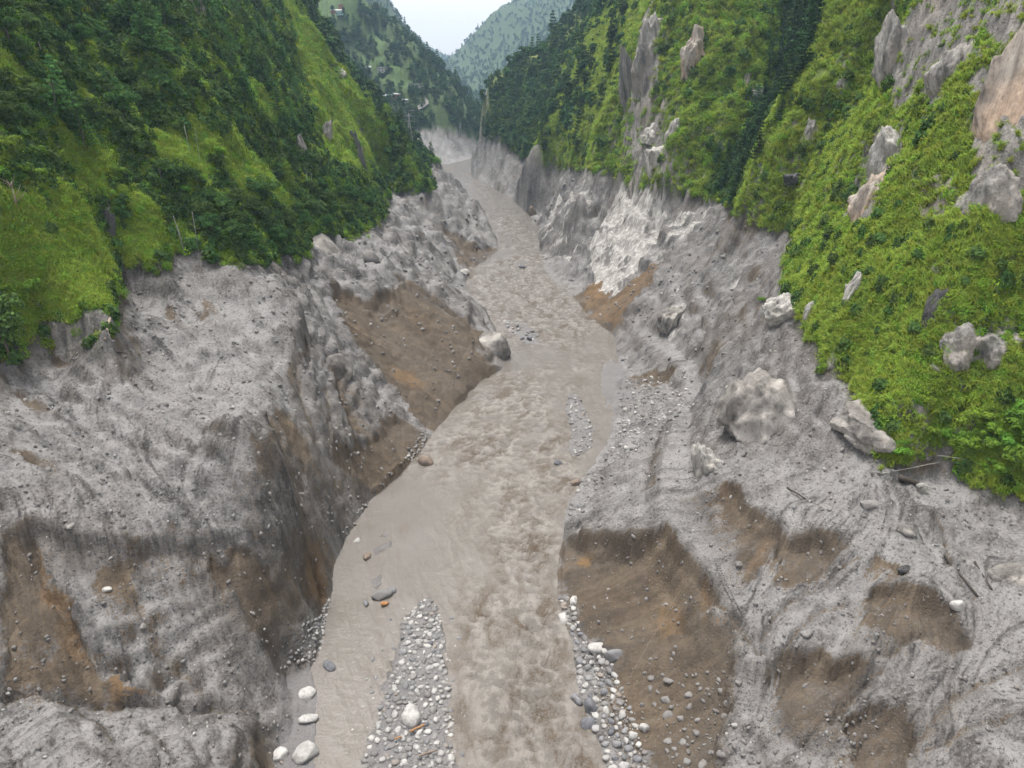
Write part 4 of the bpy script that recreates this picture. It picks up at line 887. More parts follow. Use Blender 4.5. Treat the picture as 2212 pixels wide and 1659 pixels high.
# ------------------------------------------------------------------ single trees
BROAD = [(crown_broad('crown', 8, 7.0, 40 + k, M_BROAD, 18, 100, .27), trunk_mesh('trunk', 8, .26, 50 + k)) for k in range(4)]
LIGHT = [(crown_broad('crown', 6, 5.6, 60 + k, M_BRIGHT, 14, 90, .24, .18), trunk_mesh('trunk', 6, .18, 70 + k)) for k in range(3)]
PINE = [(crown_pine('crown', 12, 6.0, 80 + k, M_PINE), trunk_mesh('trunk', 12, .22, 90 + k, 2, .03, .93)) for k in range(3)]
DARK = [(crown_pine('crown', 12, 6.4, 100 + k, M_DARKP, 12, .34, .12, .12), trunk_mesh('trunk', 12, .24, 110 + k, 2, .02, .93)) for k in range(3)]
def plant(name, kinds, pos, scale, label, cat, group, r, zs=1.0):
    c, t_ = kinds[int(r.integers(len(kinds)))]
    e = link(name, None, None, (pos[0], pos[1], pos[2] - .25 * scale), (r.normal(0, .04), r.normal(0, .04), r.uniform(0, 6.28)), (scale, scale, scale * zs))
    e.empty_display_size = .5
    link('crown', c, e); link('trunk', t_, e)
    return tag(e, label, cat, group)
def pip(poly, x, y):
    ins = False; n = len(poly)
    for k in range(n):
        (ax, ay), (bx, by) = poly[k], poly[(k + 1) % n]
        if (ay > y) != (by > y) and x < (bx - ax) * (y - ay) / (by - ay) + ax: ins = not ins
    return ins
def scatter_px(poly, n, gap, seed, ymax=900, skip=False):
    """spots on the slope, spread as the photograph spreads them"""
    r = np.random.default_rng(seed); xs, ys_ = [p[0] for p in poly], [p[1] for p in poly]; out, px_ = [], []
    for _ in range(n * 40):
        x, y = r.uniform(min(xs), max(xs)), r.uniform(min(ys_), max(ys_))
        if not pip(poly, x, y) or any((x - a) ** 2 + (y - b_) ** 2 < gap * gap for a, b_ in px_): continue
        q = hit(x, y)
        if q is None or q[1] > ymax or ground(q[0], q[1], VEG) < .5 or (skip and ground(q[0], q[1], GRASS) > .4): continue
        px_.append((x, y)); out.append(q)
        if len(out) >= n: break
    return out, r
GROVES = {}
def grove(name, kinds, poly, n, gap, seed, smin, smax, label, cat, group, zs=1.0, skip=False):
    pts, r = scatter_px(poly, n, gap, seed, skip=skip)
    GROVES[group] = [plant(name, kinds, q, r.uniform(smin, smax), label, cat, group, r, zs) for q in pts]
grove('broadleaf_tree', BROAD, [(0,30),(350,10),(400,110),(480,220),(560,340),(640,430),(600,450),(420,450),(330,430),(270,330),(200,290),(0,330)], 64, 36, 1, .4, .85, 'dark round-crowned tree on the upper green slope left of the river', 'tree', 'dark trees on the upper left slope', skip=True)
grove('broadleaf_tree', BROAD, [(430,500),(560,450),(680,420),(800,440),(805,485),(740,500),(650,512),(600,550),(560,560),(440,530)], 30, 30, 2, .55, .95, 'dark leafy tree along the cliff edge above the left grey bank', 'tree', 'trees along the left cliff edge')
grove('shrub_tree', LIGHT, [(0,330),(240,380),(400,300),(560,380),(620,440),(420,440),(230,480),(200,640),(0,660)], 30, 36, 3, .4, .75, 'bright green bushy tree in the grassy clearings of the left slope', 'tree', 'bright bushy trees in the left clearings', skip=True)
grove('pine_tree', PINE, [(470,10),(600,20),(650,120),(690,230),(660,320),(570,300),(500,200),(450,100)], 46, 24, 4, .5, .85, 'mid-green pine on the steep slope below the left ridge', 'tree', 'pines below the left ridge', skip=True)
grove('pine_tree', PINE, [(255,30),(350,20),(385,130),(300,160)], 8, 26, 5, .7, 1.05, 'light green pine standing in a small clump high on the left slope', 'tree', 'pine clump high on the left slope')
grove('conifer_tree', DARK, [(690,40),(760,110),(825,205),(890,290),(948,346),(870,336),(800,232),(735,150)], 50, 13, 6, .5, .85, 'dark conifer on the shaded rib behind the left ridge', 'tree', 'conifers on the shaded left rib')
grove('conifer_tree', DARK, [(1700,-10),(1790,-10),(1745,150),(1700,240),(1645,330),(1600,420),(1545,425),(1538,370),(1610,300),(1650,180)], 40, 19, 7, .5, 1.2, 'dark evergreen filling the steep gully on the right slope', 'tree', 'evergreens in the right gully')
grove('conifer_tree', DARK, [(1052,266),(1110,205),(1160,165),(1200,180),(1185,260),(1165,332),(1110,318)], 70, 10, 8, .6, 1.0, 'dark pine in the wood on the right bank promontory upstream', 'tree', 'pines on the right promontory')
grove('broadleaf_tree', BROAD, [(1190,200),(1260,60),(1340,20),(1340,350),(1220,345)], 22, 26, 9, .5, .8, 'small dark tree on the grassy spur right of the upstream bend', 'tree', 'small trees on the right upstream spur')
grove('shrub', LIGHT, [(1990,965),(2090,930),(2212,900),(2230,1060),(2130,1030),(2080,990)], 26, 26, 10, .38, .7, 'bright leafy shrub at the foot of the right slope by the frame edge', 'shrub', 'shrubs at the foot of the right slope')
rq = np.random.default_rng(77)
for x, y, kinds, s, zs, nm, lab in [(24,786,BROAD,1.0,1.35,'broadleaf_tree','lone tree with bare dark trunk standing on grey mud at left edge'), (190,345,PINE,.95,1.0,'pine_tree','tall pale green pine rising above the left grassy knoll'), (125,265,PINE,.9,1.0,'pine_tree','bluish pine beside a dark tree high on the far left'),
                                   (1580,452,DARK,.8,1.25,'conifer_tree','pointed green conifer at the mouth of the right gully'), (1705,515,BROAD,.5,1.1,'broadleaf_tree','small slim tree at the grass corner above the grey sheet slope'), (300,60,PINE,1.1,1.1,'pine_tree','bright yellow-green pine taller than the clump round it'),
                                   (1945,985,LIGHT,.6,.8,'shrub','grey-green shrub at the corner of the mud terrace'), (1645,655,LIGHT,.35,.8,'shrub','small shrub beside the white rock on the right bank')]:
    q = hit(x, y)
    plant(nm, kinds, q, s, lab, 'shrub' if nm == 'shrub' else 'tree', None, rq, zs)

# each tree told apart by the nearest thing one can find
ORD = ['first', 'second', 'third', 'fourth', 'fifth', 'sixth', 'seventh', 'eighth', 'ninth', 'tenth']
def tell_apart(group, noun, marks):
    cells = {}
    for o in GROVES[group]:
        a, b_ = proj(np.array([[o.location.x, o.location.y, o.location.z]])); a, b_ = float(a[0]), float(b_[0])
        m = min(marks, key=lambda k: (k[0] - a) ** 2 + (k[1] - b_) ** 2); dx, dy = a - m[0], b_ - m[1]
        w = ('right of' if dx > 0 else 'left of') if abs(dx) > abs(dy) else ('below' if dy > 0 else 'above')
        cells.setdefault((w, m[2]), []).append((a, o))
    for (w, m), L in cells.items():
        L.sort(key=lambda t: t[0])
        for k, (_, o) in enumerate(L):
            o['label'] = (f'single {noun} {w} {m}' if len(L) == 1 else f'{ORD[k]} from left of the {noun}s {w} {m}') if len(L) <= 10 else f'one of the crowded {noun}s {w} {m}'
ML = [(415,350,'the slim clearing pole'), (400,550,'the twin leaning poles'), (102,160,'the lone high pole'), (425,20,'the dark crag at the top'), (672,420,'the paired poles under the ridge'), (190,345,'the tall pale pine'), (660,330,'the small grey rock face'), (40,470,'the leafless tree'), (690,535,'the overhanging slab'), (735,160,'the pale crest rocks'), (240,500,'the dark rock edge'), (300,60,'the yellow-green pine'), (550,120,'the pine wood under the ridge')]
tell_apart('dark trees on the upper left slope', 'dark left-slope tree', ML); tell_apart('trees along the left cliff edge', 'cliff-edge tree', ML); tell_apart('bright bushy trees in the left clearings', 'bright bushy tree', ML); tell_apart('pines below the left ridge', 'ridge pine', ML); tell_apart('pine clump high on the left slope', 'clump pine', ML)
tell_apart('conifers on the shaded left rib', 'dark rib conifer', [(888,330,'the tall pylon'), (735,160,'the pale crest rocks'), (778,345,'the dark flank cliff'), (800,240,'the middle of the ridge crest')])
tell_apart('evergreens in the right gully', 'gully evergreen', [(1640,200,'the small pale gully rock'), (1580,440,'the pointed conifer'), (1712,388,'the brown rock ledge'), (1747,290,'the grey rock fin'), (1740,60,'the top of the gully')])
tell_apart('small trees on the right upstream spur', 'small spur tree', [(1358,200,'the steep rib edge'), (1330,370,'the white cliff'), (1250,120,'the spur crest')])
tell_apart('pines on the right promontory', 'promontory pine', [(1052,266,'the promontory tip'), (1120,195,'the skyline bend'), (1180,170,'the upper corner of the wood'), (1165,332,'the lower right corner of the wood'), (1110,270,'the middle of the wood')])
tell_apart('shrubs at the foot of the right slope', 'bright foot-slope shrub', [(1945,985,'the grey-green corner shrub'), (2150,1015,'the pale pole end'), (2200,930,'the right frame edge')])
# ------------------------------------------------------------------ stones and boulders
def mat_stone(name, stops, streaks=.5, dark=(.06, .06, .062), rough=.8):
    t = NT(name); oi = t.n('ShaderNodeObjectInfo').outputs['Random']; v = t.coord('Object')
    ofs = t.n('ShaderNodeVectorMath', operation='ADD'); t.set(ofs.inputs[0], v); cv_ = t.n('ShaderNodeCombineXYZ')
    for k in range(3): t.set(cv_.inputs[k], t.math('MULTIPLY', oi, 37.0 + 11 * k))
    t.t.links.new(cv_.outputs[0], ofs.inputs[1]); v2 = ofs.outputs[0]
    n = t.noise(v2, 1.5, 6, .68); f = t.noise(v2, 5.5, 5, .65); w = t.noise(t.vscale(v2, (1, 1, 3.2)), 1.7, 4, .6, dist=1.2)
    c = t.ramp(oi, stops); c = t.mix(t.rng(n, .45, .68, 0, .75), c, dark, 'MIX') if streaks else c
    c = t.mix(t.rng(w, .60, .72, 0, streaks), c, (.62, .61, .59)); c = t.mix(t.rng(f, .5, .3, 0, .5), c, dark)
    t.bsdf(c, rough, t.bump(f, .6, .12), .3); return t.m
M_STONE = mat_stone('river_stone', [(0, (.15, .148, .145)), (.2, (.23, .225, .215)), (.45, (.36, .355, .34)), (.65, (.47, .465, .445)), (.8, (.26, .262, .268)), (.92, (.14, .142, .148)), (1, (.28, .235, .195))], .4, (.15, .148, .148))
M_DSTONE = mat_stone('wet_dark_stone', [(0, (.10, .105, .12)), (.5, (.155, .16, .175)), (1, (.21, .21, .22))], .5)
M_WHITE = mat_stone('pale_boulder_rock', [(0, (.38, .375, .36)), (1, (.48, .475, .46))], .5, (.16, .155, .15))
M_MUDROCK = mat_stone('mud_coated_rock', [(0, (.17, .162, .155)), (1, (.24, .232, .225))], .25, (.09, .085, .08))
M_BROWNROCK = mat_stone('brown_rock', [(0, (.19, .15, .12)), (1, (.22, .175, .14))], .1, (.10, .08, .065))
M_ORANGE = mat_stone('rusty_rock', [(0, (.33, .16, .06)), (1, (.36, .18, .07))], .1, (.14, .08, .045))
def mat_crag(name, base, lightc, tan, lichen=.5):
    t = NT(name); v = t.vscale(t.coord('Object'), (3.2, 3.2, 3.2)); vs = t.vscale(v, (.8, .8, .32))
    n = t.noise(vs, 1.0, 7, .68, dist=.4); f = t.noise(v, 2.4, 5, .65); b_ = t.noise(v, .22, 3, .5)
    c = t.ramp(n, [(.26, (.05, .048, .045)), (.42, base), (.6, lightc), (.8, tuple(min(.7, 1.25 * a) for a in lightc))])
    c = t.mix(t.rng(b_, .46, .6, 0, .75), c, tan); c = t.mix(t.rng(f, .54, .66, 0, lichen), c, (.06, .062, .048)); c = t.mix(t.rng(f, .42, .3, 0, .6), c, (.06, .055, .05))
    cr = t.voro(vs, .8, 'DISTANCE_TO_EDGE'); c = t.mix(t.rng(cr, .02, .0, 0, .35), c, (.05, .047, .044))
    t.bsdf(c, .9, t.bump(t.math('ADD', n, t.math('MULTIPLY', f, .5)), 1.0, .5), .2); return t.m
M_CRAG = mat_crag('lichened_crag_rock', (.17, .165, .155), (.33, .32, .30), (.34, .31, .28))
M_TAN = mat_crag('tan_crag_rock', (.25, .22, .19), (.46, .42, .37), (.50, .37, .27), .3)
M_PALEC = mat_crag('pale_crag_rock', (.34, .33, .31), (.55, .54, .51), (.42, .40, .36), .25)
M_DARKC = mat_crag('dark_wet_crag_rock', (.055, .055, .06), (.12, .118, .12), (.10, .10, .10), .4)
M_SCOUR = mat_crag('scoured_muddy_rock', (.15, .14, .13), (.24, .23, .215), (.50, .475, .44), .12)
_ico = {}
def ico(n):
    if n not in _ico:
        bm = bmesh.new(); bmesh.ops.create_icosphere(bm, subdivisions=n, radius=1.0)
        _ico[n] = (np.array([v.co[:] for v in bm.verts]), np.array([[v.index for v in f.verts] for f in bm.faces])); bm.free()
    return _ico[n]
def rock_mesh(name, seed, mat, sub=2, cuts=9, cut=(.62, .95), rough=.12, stretch=(1, .8, .65), smooth=False, freq=1.5, ridge=0.0):
    r = np.random.default_rng(seed); V, Fq = ico(sub); V = V.copy()
    for _ in range(cuts):
        d = r.normal(size=3); d /= np.linalg.norm(d); c = r.uniform(*cut); p = V @ d; V = V - np.outer(np.maximum(p - c, 0) * .92, d)
    o = r.uniform(0, 60, 3)
    V = V * (1 + rough * fbm(V[:, 0] + o[0], V[:, 1] + o[1], V[:, 2] + o[2], 1 / freq, 4, gain=.55))[:, None]
    if ridge: V = V * (1 + ridge * (fbm(V[:, 0] * 1.6 + o[0], V[:, 1] * 1.6 + o[1], V[:, 2] * .8 + o[2], .8, 5, gain=.6, ridged=True) - .3))[:, None]
    return mesh_np(name, V * np.array(stretch), Fq, mat, smooth)
ROUND = [rock_mesh('stone', 200 + k, M_STONE, 2, 13, (.55, .95), .16, (1, r_, q_), k % 2 == 0) for k, (r_, q_) in enumerate([(.8, .62), (.7, .6), (.9, .7), (.62, .55), (.75, .75), (.85, .5), (.66, .7), (.95, .8)])]
DRK = [rock_mesh('stone', 230 + k, M_DSTONE, 2, 10, (.55, .9), .12, (1, .75, .65), False) for k in range(4)]
ANG = [rock_mesh('stone', 250 + k, M_MUDROCK, 2, 12, (.5, .9), .14, (1, .8, .6), False) for k in range(4)]
def put(name, me, q, s, rot, sink, label, cat, group=None):
    o = link(name, me, None, (q[0], q[1], q[2] + s * (.5 - sink) if not isinstance(sink, tuple) else sink[0]), rot, s); return tag(o, label, cat, group)
def boulder(px, py, wpx, me, label, sink=.35, name='boulder', z=None, rot=None, cat='boulder', sc3=None):
    q = at_z(px, py, z) if z is not None else hit(px, py)
    d = q[1] * CP + (H_CAM - q[2]) * SP; s = .5 * wpx * d / FPX
    r = np.random.default_rng(int(px * 7 + py)); s3 = sc3 or (1, 1, 1)
    o = link(name, me, None, (q[0], q[1], q[2] + s * (.45 - sink)), rot or (r.normal(0, .15), r.normal(0, .15), r.uniform(0, 6.28)), tuple(s * a for a in s3))
    return tag(o, label, cat)
def big(seed, mat, stretch=(1, .8, .7), cuts=9, sub=3, rough=.16, cut=(.6, .95), smooth=True, freq=1.6): return rock_mesh('boulder', seed, mat, sub, cuts, cut, rough, stretch, smooth, freq)
boulder(890, 1552, 60, big(1, M_WHITE, (1, .8, .75)), 'largest rounded white boulder on the midstream gravel bar', .3)
boulder(662, 1630, 62, big(2, M_WHITE, (1, .85, .7)), 'big white boulder with dark base on wet silt at lower left', .3)
boulder(606, 1634, 40, big(3, M_WHITE, (.9, .9, .7)), 'white boulder left of the bigger one on the lower left silt', .3)
boulder(662, 1503, 44, big(4, M_WHITE, (1, .8, .6)), 'pale cracked boulder half on silt at the left water edge', .35)
boulder(664, 1556, 54, big(5, M_STONE, (1, .5, .35), 12), 'long flat pale slab on the left silt flat', .35, rot=(0, 0, .3))
boulder(712, 1440, 38, big(6, M_DSTONE, (1, .6, .5)), 'dark banded rock alone in slack water by the left bank', .35, z=0)
boulder(826, 1288, 50, big(7, M_STONE, (1, .6, .5)), 'long grey boulder in shallow water with the rusty rock', .35, z=0, rot=(0, 0, .5))
boulder(830, 1306, 22, big(8, M_ORANGE, (1, .6, .6), 12, 3, .16, (.5, .85), False), 'rusty orange angular rock leaning on a grey boulder midstream', .25, z=.1, rot=(.1, .2, .6))
boulder(845, 1277, 24, big(9, M_DSTONE, (1, .7, .6)), 'dark rock just upstream of the long grey boulder', .35, z=0)
boulder(790, 1304, 24, big(10, M_DSTONE, (1, .5, .4)), 'low dark rock downstream left of the rusty rock', .35, z=0)
boulder(771, 1169, 17, big(11, M_STONE, (1, .9, .8)), 'small round stone alone in slack water off the left bank', .35, z=0)
boulder(793, 1204, 28, big(12, M_BROWNROCK, (1, .7, .5)), 'brownish rock beside the wet silt patch in slack water', .35, z=0)
boulder(920, 1000, 36, big(13, M_BROWNROCK, (1, .75, .8), 3, 3, .08, (.85, 1)), 'smooth brown boulder breaking the water near the left bank', .3, z=0)
boulder(1243, 1045, 24, big(14, M_BROWNROCK, (1, .9, .8)), 'round brown boulder in water off the right bank', .3, z=0)
boulder(1262, 1038, 16, big(141, M_MUDROCK, (1, .9, .8)), 'small grey boulder between brown boulder and right bank', .3, z=0)
boulder(1206, 1001, 20, big(15, M_DSTONE, (1, .7, .6)), 'dark stone midstream below the small gravel islet', .35, z=0)
boulder(1066, 758, 84, big(16, M_SCOUR, (.9, .9, 1.0), 7, 4), 'massive grey boulder at the water foot of the brown scar', .35, z=1.5)
boulder(1004, 592, 26, big(17, M_PALEC, (1, .8, .7)), 'pale boulder at the left water edge below the upstream spur', .3, z=.5)
boulder(1151, 462, 22, big(18, M_BROWNROCK, (.8, .8, 1.6), 8), 'tall dark rock standing in water at the right bank upstream', .3, z=1.0)
boulder(1128, 578, 22, big(181, M_DSTONE, (1, .5, .4)), 'dark flat rock in the upper rapids', .35, z=0)
boulder(1145, 733, 26, big(182, M_DSTONE, (1, .6, .5)), 'dark rock at the foot of the midstream shoal', .35, z=.1)
boulder(1218, 1338, 38, big(19, M_STONE, (1, .7, .65)), 'rounded grey boulder at the head of the right bank stones', .3)
boulder(1240, 1300, 34, big(191, M_WHITE, (1, .55, .5)), 'white elongated boulder above the grey one on the right bank', .3)
boulder(1247, 1516, 36, big(20, M_DSTONE, (1, .8, .9), 12, 3, .1, (.5, .85), False), 'upper of three dark blue-grey blocks at the right water edge', .25)
boulder(1276, 1530, 40, big(21, M_DSTONE, (1, .9, .8), 12, 3, .1, (.5, .85), False), 'middle of three dark blue-grey blocks at the right water edge', .25)
boulder(1272, 1566, 40, big(22, M_DSTONE, (1, .9, .8), 12, 3, .1, (.5, .85), False), 'lowest of three dark blue-grey blocks at the right water edge', .25)
boulder(1326, 1420, 46, big(23, M_STONE, (1, .7, .8)), 'large pale boulder highest in the right bank stone pile', .3)
boulder(1290, 1402, 44, big(24, M_WHITE, (1, .7, .7)), 'white boulder below the large pale one on the right bank', .3)
boulder(1392, 1575, 30, big(25, M_WHITE, (.6, .8, .9)), 'upright white stone on the slope above the right bank stones', .3)
boulder(730, 800, 78, big(26, M_SCOUR, (.62, .8, 1.05), 9, 4), 'hanging grey block wedged in the gully of the left bank', .45)
boulder(690, 536, 112, big(27, M_SCOUR, (1.1, .8, .5), 8, 4), 'dark overhanging slab under the trees on the left bank', .5)
boulder(800, 560, 50, big(271, M_MUDROCK, (1, .8, .8), 8, 3), 'muddy rock knob below the overhanging slab', .5)
boulder(960, 545, 14, big(272, M_MUDROCK), 'small muddy boulder on the dark slip of the upstream spur', .4)
boulder(1876, 1090, 52, big(28, M_MUDROCK, (1, .6, .6), 12, 3, .1, (.5, .9), False), 'mud-coated angular boulder on the right terrace', .5)
boulder(1786, 1096, 36, big(29, M_MUDROCK, (1, .9, .5), 8), 'low mud-coated hump left of the angular boulder', .6)
boulder(1996, 1062, 44, big(30, M_PALEC, (1, .35, .8), 12, 3, .08, (.5, .9), False), 'pale leaning slab on the right terrace near the bushes', .35, rot=(.2, .5, -.5))
boulder(1958, 1148, 44, big(31, M_SCOUR, (1, .7, .7), 10), 'muddy rock with white face on the right terrace', .4)
boulder(2067, 1310, 38, big(32, M_WHITE, (1, .8, .7), 10), 'white block perched on the scarp at far right', .25)
boulder(1954, 1232, 40, big(33, M_DARKC, (1, .6, .5), 10), 'dark slab sticking out of the mud on the right slope', .4)
boulder(2196, 1246, 110, big(34, M_SCOUR, (1, .6, .45), 9, 4), 'big dark streaked slab cut by the right frame edge', .45)
boulder(1595, 1220, 26, big(35, M_MUDROCK, (1, .7, .6)), 'mud-coated stone on the brown cut above the road end', .4)
boulder(1740, 1370, 24, big(36, M_MUDROCK, (1, .8, .6)), 'grey stone in the middle of the right mud slope', .4)
boulder(154, 1138, 22, big(37, M_PALEC, (1, .6, .5)), 'pale flat stone on the brow of the left mound', .3)
boulder(308, 1355, 18, big(38, M_PALEC, (1, .8, .8)), 'tan stone alone in the left mud face', .3)
boulder(232, 1275, 22, big(381, M_WHITE, (1, .8, .6)), 'white broken stone beside the brown scar on the left face', .3)
boulder(395, 1428, 15, big(382, M_STONE), 'small grey stone low on the left mud face', .3)
# crags standing out of the slopes
def crag(px, py, wpx, hpx, mat, seed, label, thick=.8, sink=.4, cuts=18, rough=.36, ridge=.34):
    if mat is M_SCOUR: ridge, rough, cuts, thick = .26, .34, 18, 1.0
    q = hit(px, py + hpx * .1); d = q[1] * CP + (H_CAM - q[2]) * SP; w, h = .5 * wpx * d / FPX, .5 * hpx * d / FPX * 1.08
    fx_, fy_ = ground(q[0], q[1], ZX), ground(q[0], q[1], ZY); dn = np.array([fx_, fy_]); dn = dn / (np.linalg.norm(dn) + 1e-6)
    me = rock_mesh('crag', seed, mat, 5, cuts, (.5, .9), rough, (1, thick, 1), mat is M_SCOUR, 1.1, ridge)
    o = link('rock_outcrop', me, None, (q[0] + dn[0] * w * sink, q[1] + dn[1] * w * sink, q[2]), (random.uniform(-.15, .15), random.uniform(-.25, .25), random.uniform(-.6, .6)), (w * 1.35, w * 1.35, h * 1.25))
    return tag(o, label, 'rock')
for a in [(1907,335,88,130,M_PALEC,301,'pale grey crag with flat top on the upper right slope'), (1866,440,74,150,M_TAN,302,'tan crag with overhang below the pale crag'), (2160,215,130,270,M_TAN,303,'huge tan cliff block with dark hollow at the right frame edge'),
          (2130,440,110,120,M_CRAG,304,'grey lichened buttress under the huge tan cliff'), (1690,674,84,66,M_PALEC,305,'white rounded rock at the grass edge above the grey bank'), (1752,672,36,56,M_PALEC,306,'small white rock right of the rounded one'),
          (1836,632,42,92,M_PALEC,307,'tall pale slab standing in grass on the right slope'), (2003,688,52,100,M_DARKC,308,'black wet slab in the grass of the right slope'), (2072,752,74,84,M_CRAG,309,'jagged grey crag below the black slab'),
          (2150,760,90,80,M_CRAG,310,'dark jagged crag at right edge low on the slope'), (1803,778,28,44,M_PALEC,311,'little pale rock where grass meets mud on the right'), (2026,796,28,22,M_PALEC,312,'small pale rock in grass below the jagged crag'),
          (1640,905,136,150,M_SCOUR,313,'big rounded scoured rock with white patch on the right bank'), (1513,1006,54,108,M_PALEC,314,'pale rock standing beside the bulldozed track'), (1442,694,44,84,M_SCOUR,315,'craggy brown rock in the right sheet slope'),
          (1870,920,130,90,M_SCOUR,316,'dark muddy rock band under the grass of the right terrace'), (1490,125,52,100,M_TAN,317,'pale pinnacle high on the right grassy slope'), (1395,130,66,130,M_CRAG,318,'grey crag on top of the right rocky rib'),
          (1412,350,64,96,M_PALEC,319,'pale ribbed slab at the foot of the right rocky rib'), (1453,282,28,48,M_PALEC,320,'narrow white stone among the rib rocks'), (1404,292,38,40,M_PALEC,321,'pale knob left of the narrow white stone'),
          (1520,385,20,34,M_WHITE,322,'small pointed white rock above the grey cliff'), (1640,200,26,40,M_PALEC,323,'small pale rock at the gully edge on the right'), (1358,200,42,170,M_CRAG,324,'long steep rock edge on the left side of the rib'),
          (1747,290,34,66,M_CRAG,325,'grey rock fin on the grass right of the gully'), (1822,190,24,54,M_CRAG,326,'twin grey rocks high on the right grass slope'), (1712,388,54,36,M_DARKC,327,'brown rock ledge in the grass right of the gully'),
          (425,8,36,52,M_CRAG,328,'dark crag at the top of the left slope'), (778,345,28,90,M_DARKC,329,'dark cliff on the flank of the left ridge'), (735,160,28,34,M_PALEC,330,'pale rocks on the crest of the left ridge'), (710,300,26,60,M_CRAG,331,'grey rock patch in the pale grass of the left ridge'),
          (660,330,24,60,M_CRAG,332,'small grey rock face below the left ridge'), (235,500,26,110,M_DARKC,333,'dark rock edge of the left grassy block'), (1930,120,70,160,M_CRAG,334,'grey streaked cliff high at the upper right'), (2040,160,80,130,M_CRAG,335,'lichened cliff left of the huge tan block')]:
    crag(*a)
# stones of the bars and banks: the largest are single things, the rest one heap of gravel
def stones(poly, n, smin, smax, seed, kinds, label, group, z=None, power=2.2, sink=.3, stuff=0, gap=.8):
    r = np.random.default_rng(seed); P = np.array([(at_z(a, b_, .3) if z is not None else hit(a, b_))[:2] for a, b_ in poly]); x0, y0 = P.min(0); x1, y1 = P.max(0); got = []; sm = []
    tot = n + stuff; sizes = np.sort(smin * .45 + (smax - smin * .45) * r.random(tot) ** power)[::-1]
    for s in sizes:
        for _ in range(60):
            x, y = r.uniform(x0, x1), r.uniform(y0, y1)
            if not pip([tuple(p) for p in P], x, y): continue
            if s < .35 * smax and noise3(x * .4, y * .4, 7.7) < -.02: continue
            if any((x - a) ** 2 + (y - b_) ** 2 < (gap * (s + c)) ** 2 for a, b_, c in got[-400:]): continue
            got.append((x, y, s)); break
    zz = ground(np.array([g[0] for g in got]), np.array([g[1] for g in got]))
    if z is not None: zz = np.maximum(zz, -.03)
    for k, (x, y, s) in enumerate(got):
        rot = (r.normal(0, .25), r.normal(0, .25), r.uniform(0, 6.28)); me = kinds[int(r.integers(len(kinds)))]
        if k < n: tag(link('stone', me, None, (x, y, zz[k] + s * (.45 - sink)), rot, s), label, 'stone', group)
        else: sm.append((x, y, zz[k] + s * .15, *rot, s))
    return sm
small = []; muddy = []
RB = [(1207,1290),(1235,1290),(1255,1370),(1310,1400),(1330,1460),(1365,1540),(1400,1640),(1410,1700),(1320,1700),(1285,1560),(1250,1475),(1243,1400)]
small += stones(BAR_MID, 140, .15, .66, 1, ROUND + ROUND[:2], 'rounded pale stone among many on the midstream gravel bar', 'stones on the midstream gravel bar', 0, 2.8, .42, 700, .68)
small += stones([(770,1480),(800,1400),(850,1310),(920,1270),(990,1320),(1005,1450),(1015,1560),(1020,1690),(740,1690)], 26, .14, .55, 11, ROUND + DRK, 'stone standing in shallow water around the midstream gravel bar', 'stones in the shallows round the gravel bar', 0, 2.2, .5, 90, 1.4)
small += stones(RB, 90, .16, .75, 2, ROUND + DRK[:2], 'pale rounded stone in the heap along the right water edge', 'stones heaped along the right water edge', None, 3.6, .42, 480, .74)
small += stones([(1340,830),(1400,800),(1490,825),(1480,880),(1440,940),(1370,960),(1335,930)], 45, .16, .7, 3, ROUND + ANG[:2], 'whitish stone in the rubble fan below the bulldozed track', 'stones in the rubble fan on the right bank', None, 3.0, .3, 560, .75)
small += stones(BAR_R, 18, .2, .6, 4, ROUND, 'stone on the small gravel islet near the right bank', 'stones on the small gravel islet', 0, 2.0, .3, 130, .75)
small += stones(BAR_S, 14, .3, 1.0, 5, ROUND + DRK, 'stone on the shoal in the upper rapids', 'stones on the upstream shoal', 0, 1.6, .3, 30, .8)
small += stones([(600,1440),(640,1400),(690,1330),(712,1290),(716,1330),(700,1385),(680,1430)], 8, .15, .4, 6, ROUND, 'small pale stone on the gravel strip at the left water edge', 'small stones at the left water edge', None, 1.6, .3, 160, .7)
def edge_strip(E, w, sgn): return E + [(x + sgn * w, y) for x, y in E[::-1]]
muddy += stones(edge_strip([(745,1165),(800,1080),(890,1000),(935,935)], 24, -1), 6, .2, .6, 7, ANG + ROUND, 'dark rubble stone along the left shore below the scar', 'rubble stones on the left shore', None, 2.0, .3, 120, .7)
muddy += stones([(1225,1080),(1270,1010),(1320,960),(1360,960),(1330,1020),(1270,1080),(1235,1150)], 12, .2, .7, 8, ANG + ROUND, 'muddy stone on the right shore below the track', 'muddy stones on the right shore', None, 2.0, .3, 120, .75)
muddy += stones([(1380,1450),(1560,1450),(1650,1560),(1640,1659),(1450,1659)], 20, .15, .8, 9, ANG + ROUND[:1], 'mud-coated stone on the debris apron at the lower right', 'stones on the lower right debris apron', None, 3.4, .5, 110, 1.0)
mu_ = np.array(muddy)
gn_scatter('rubble', ANG[0], mu_[:, :3], mu_[:, 3:6], np.repeat(mu_[:, 6:7], 3, 1), 'mud-coated rubble along the shores and debris apron', 'rubble')
sm_ = np.array(small)
gn_scatter('gravel', ROUND[0], sm_[:, :3], sm_[:, 3:6], np.repeat(sm_[:, 6:7], 3, 1), 'fine pale gravel and cobbles filling the bars and shores', 'gravel')
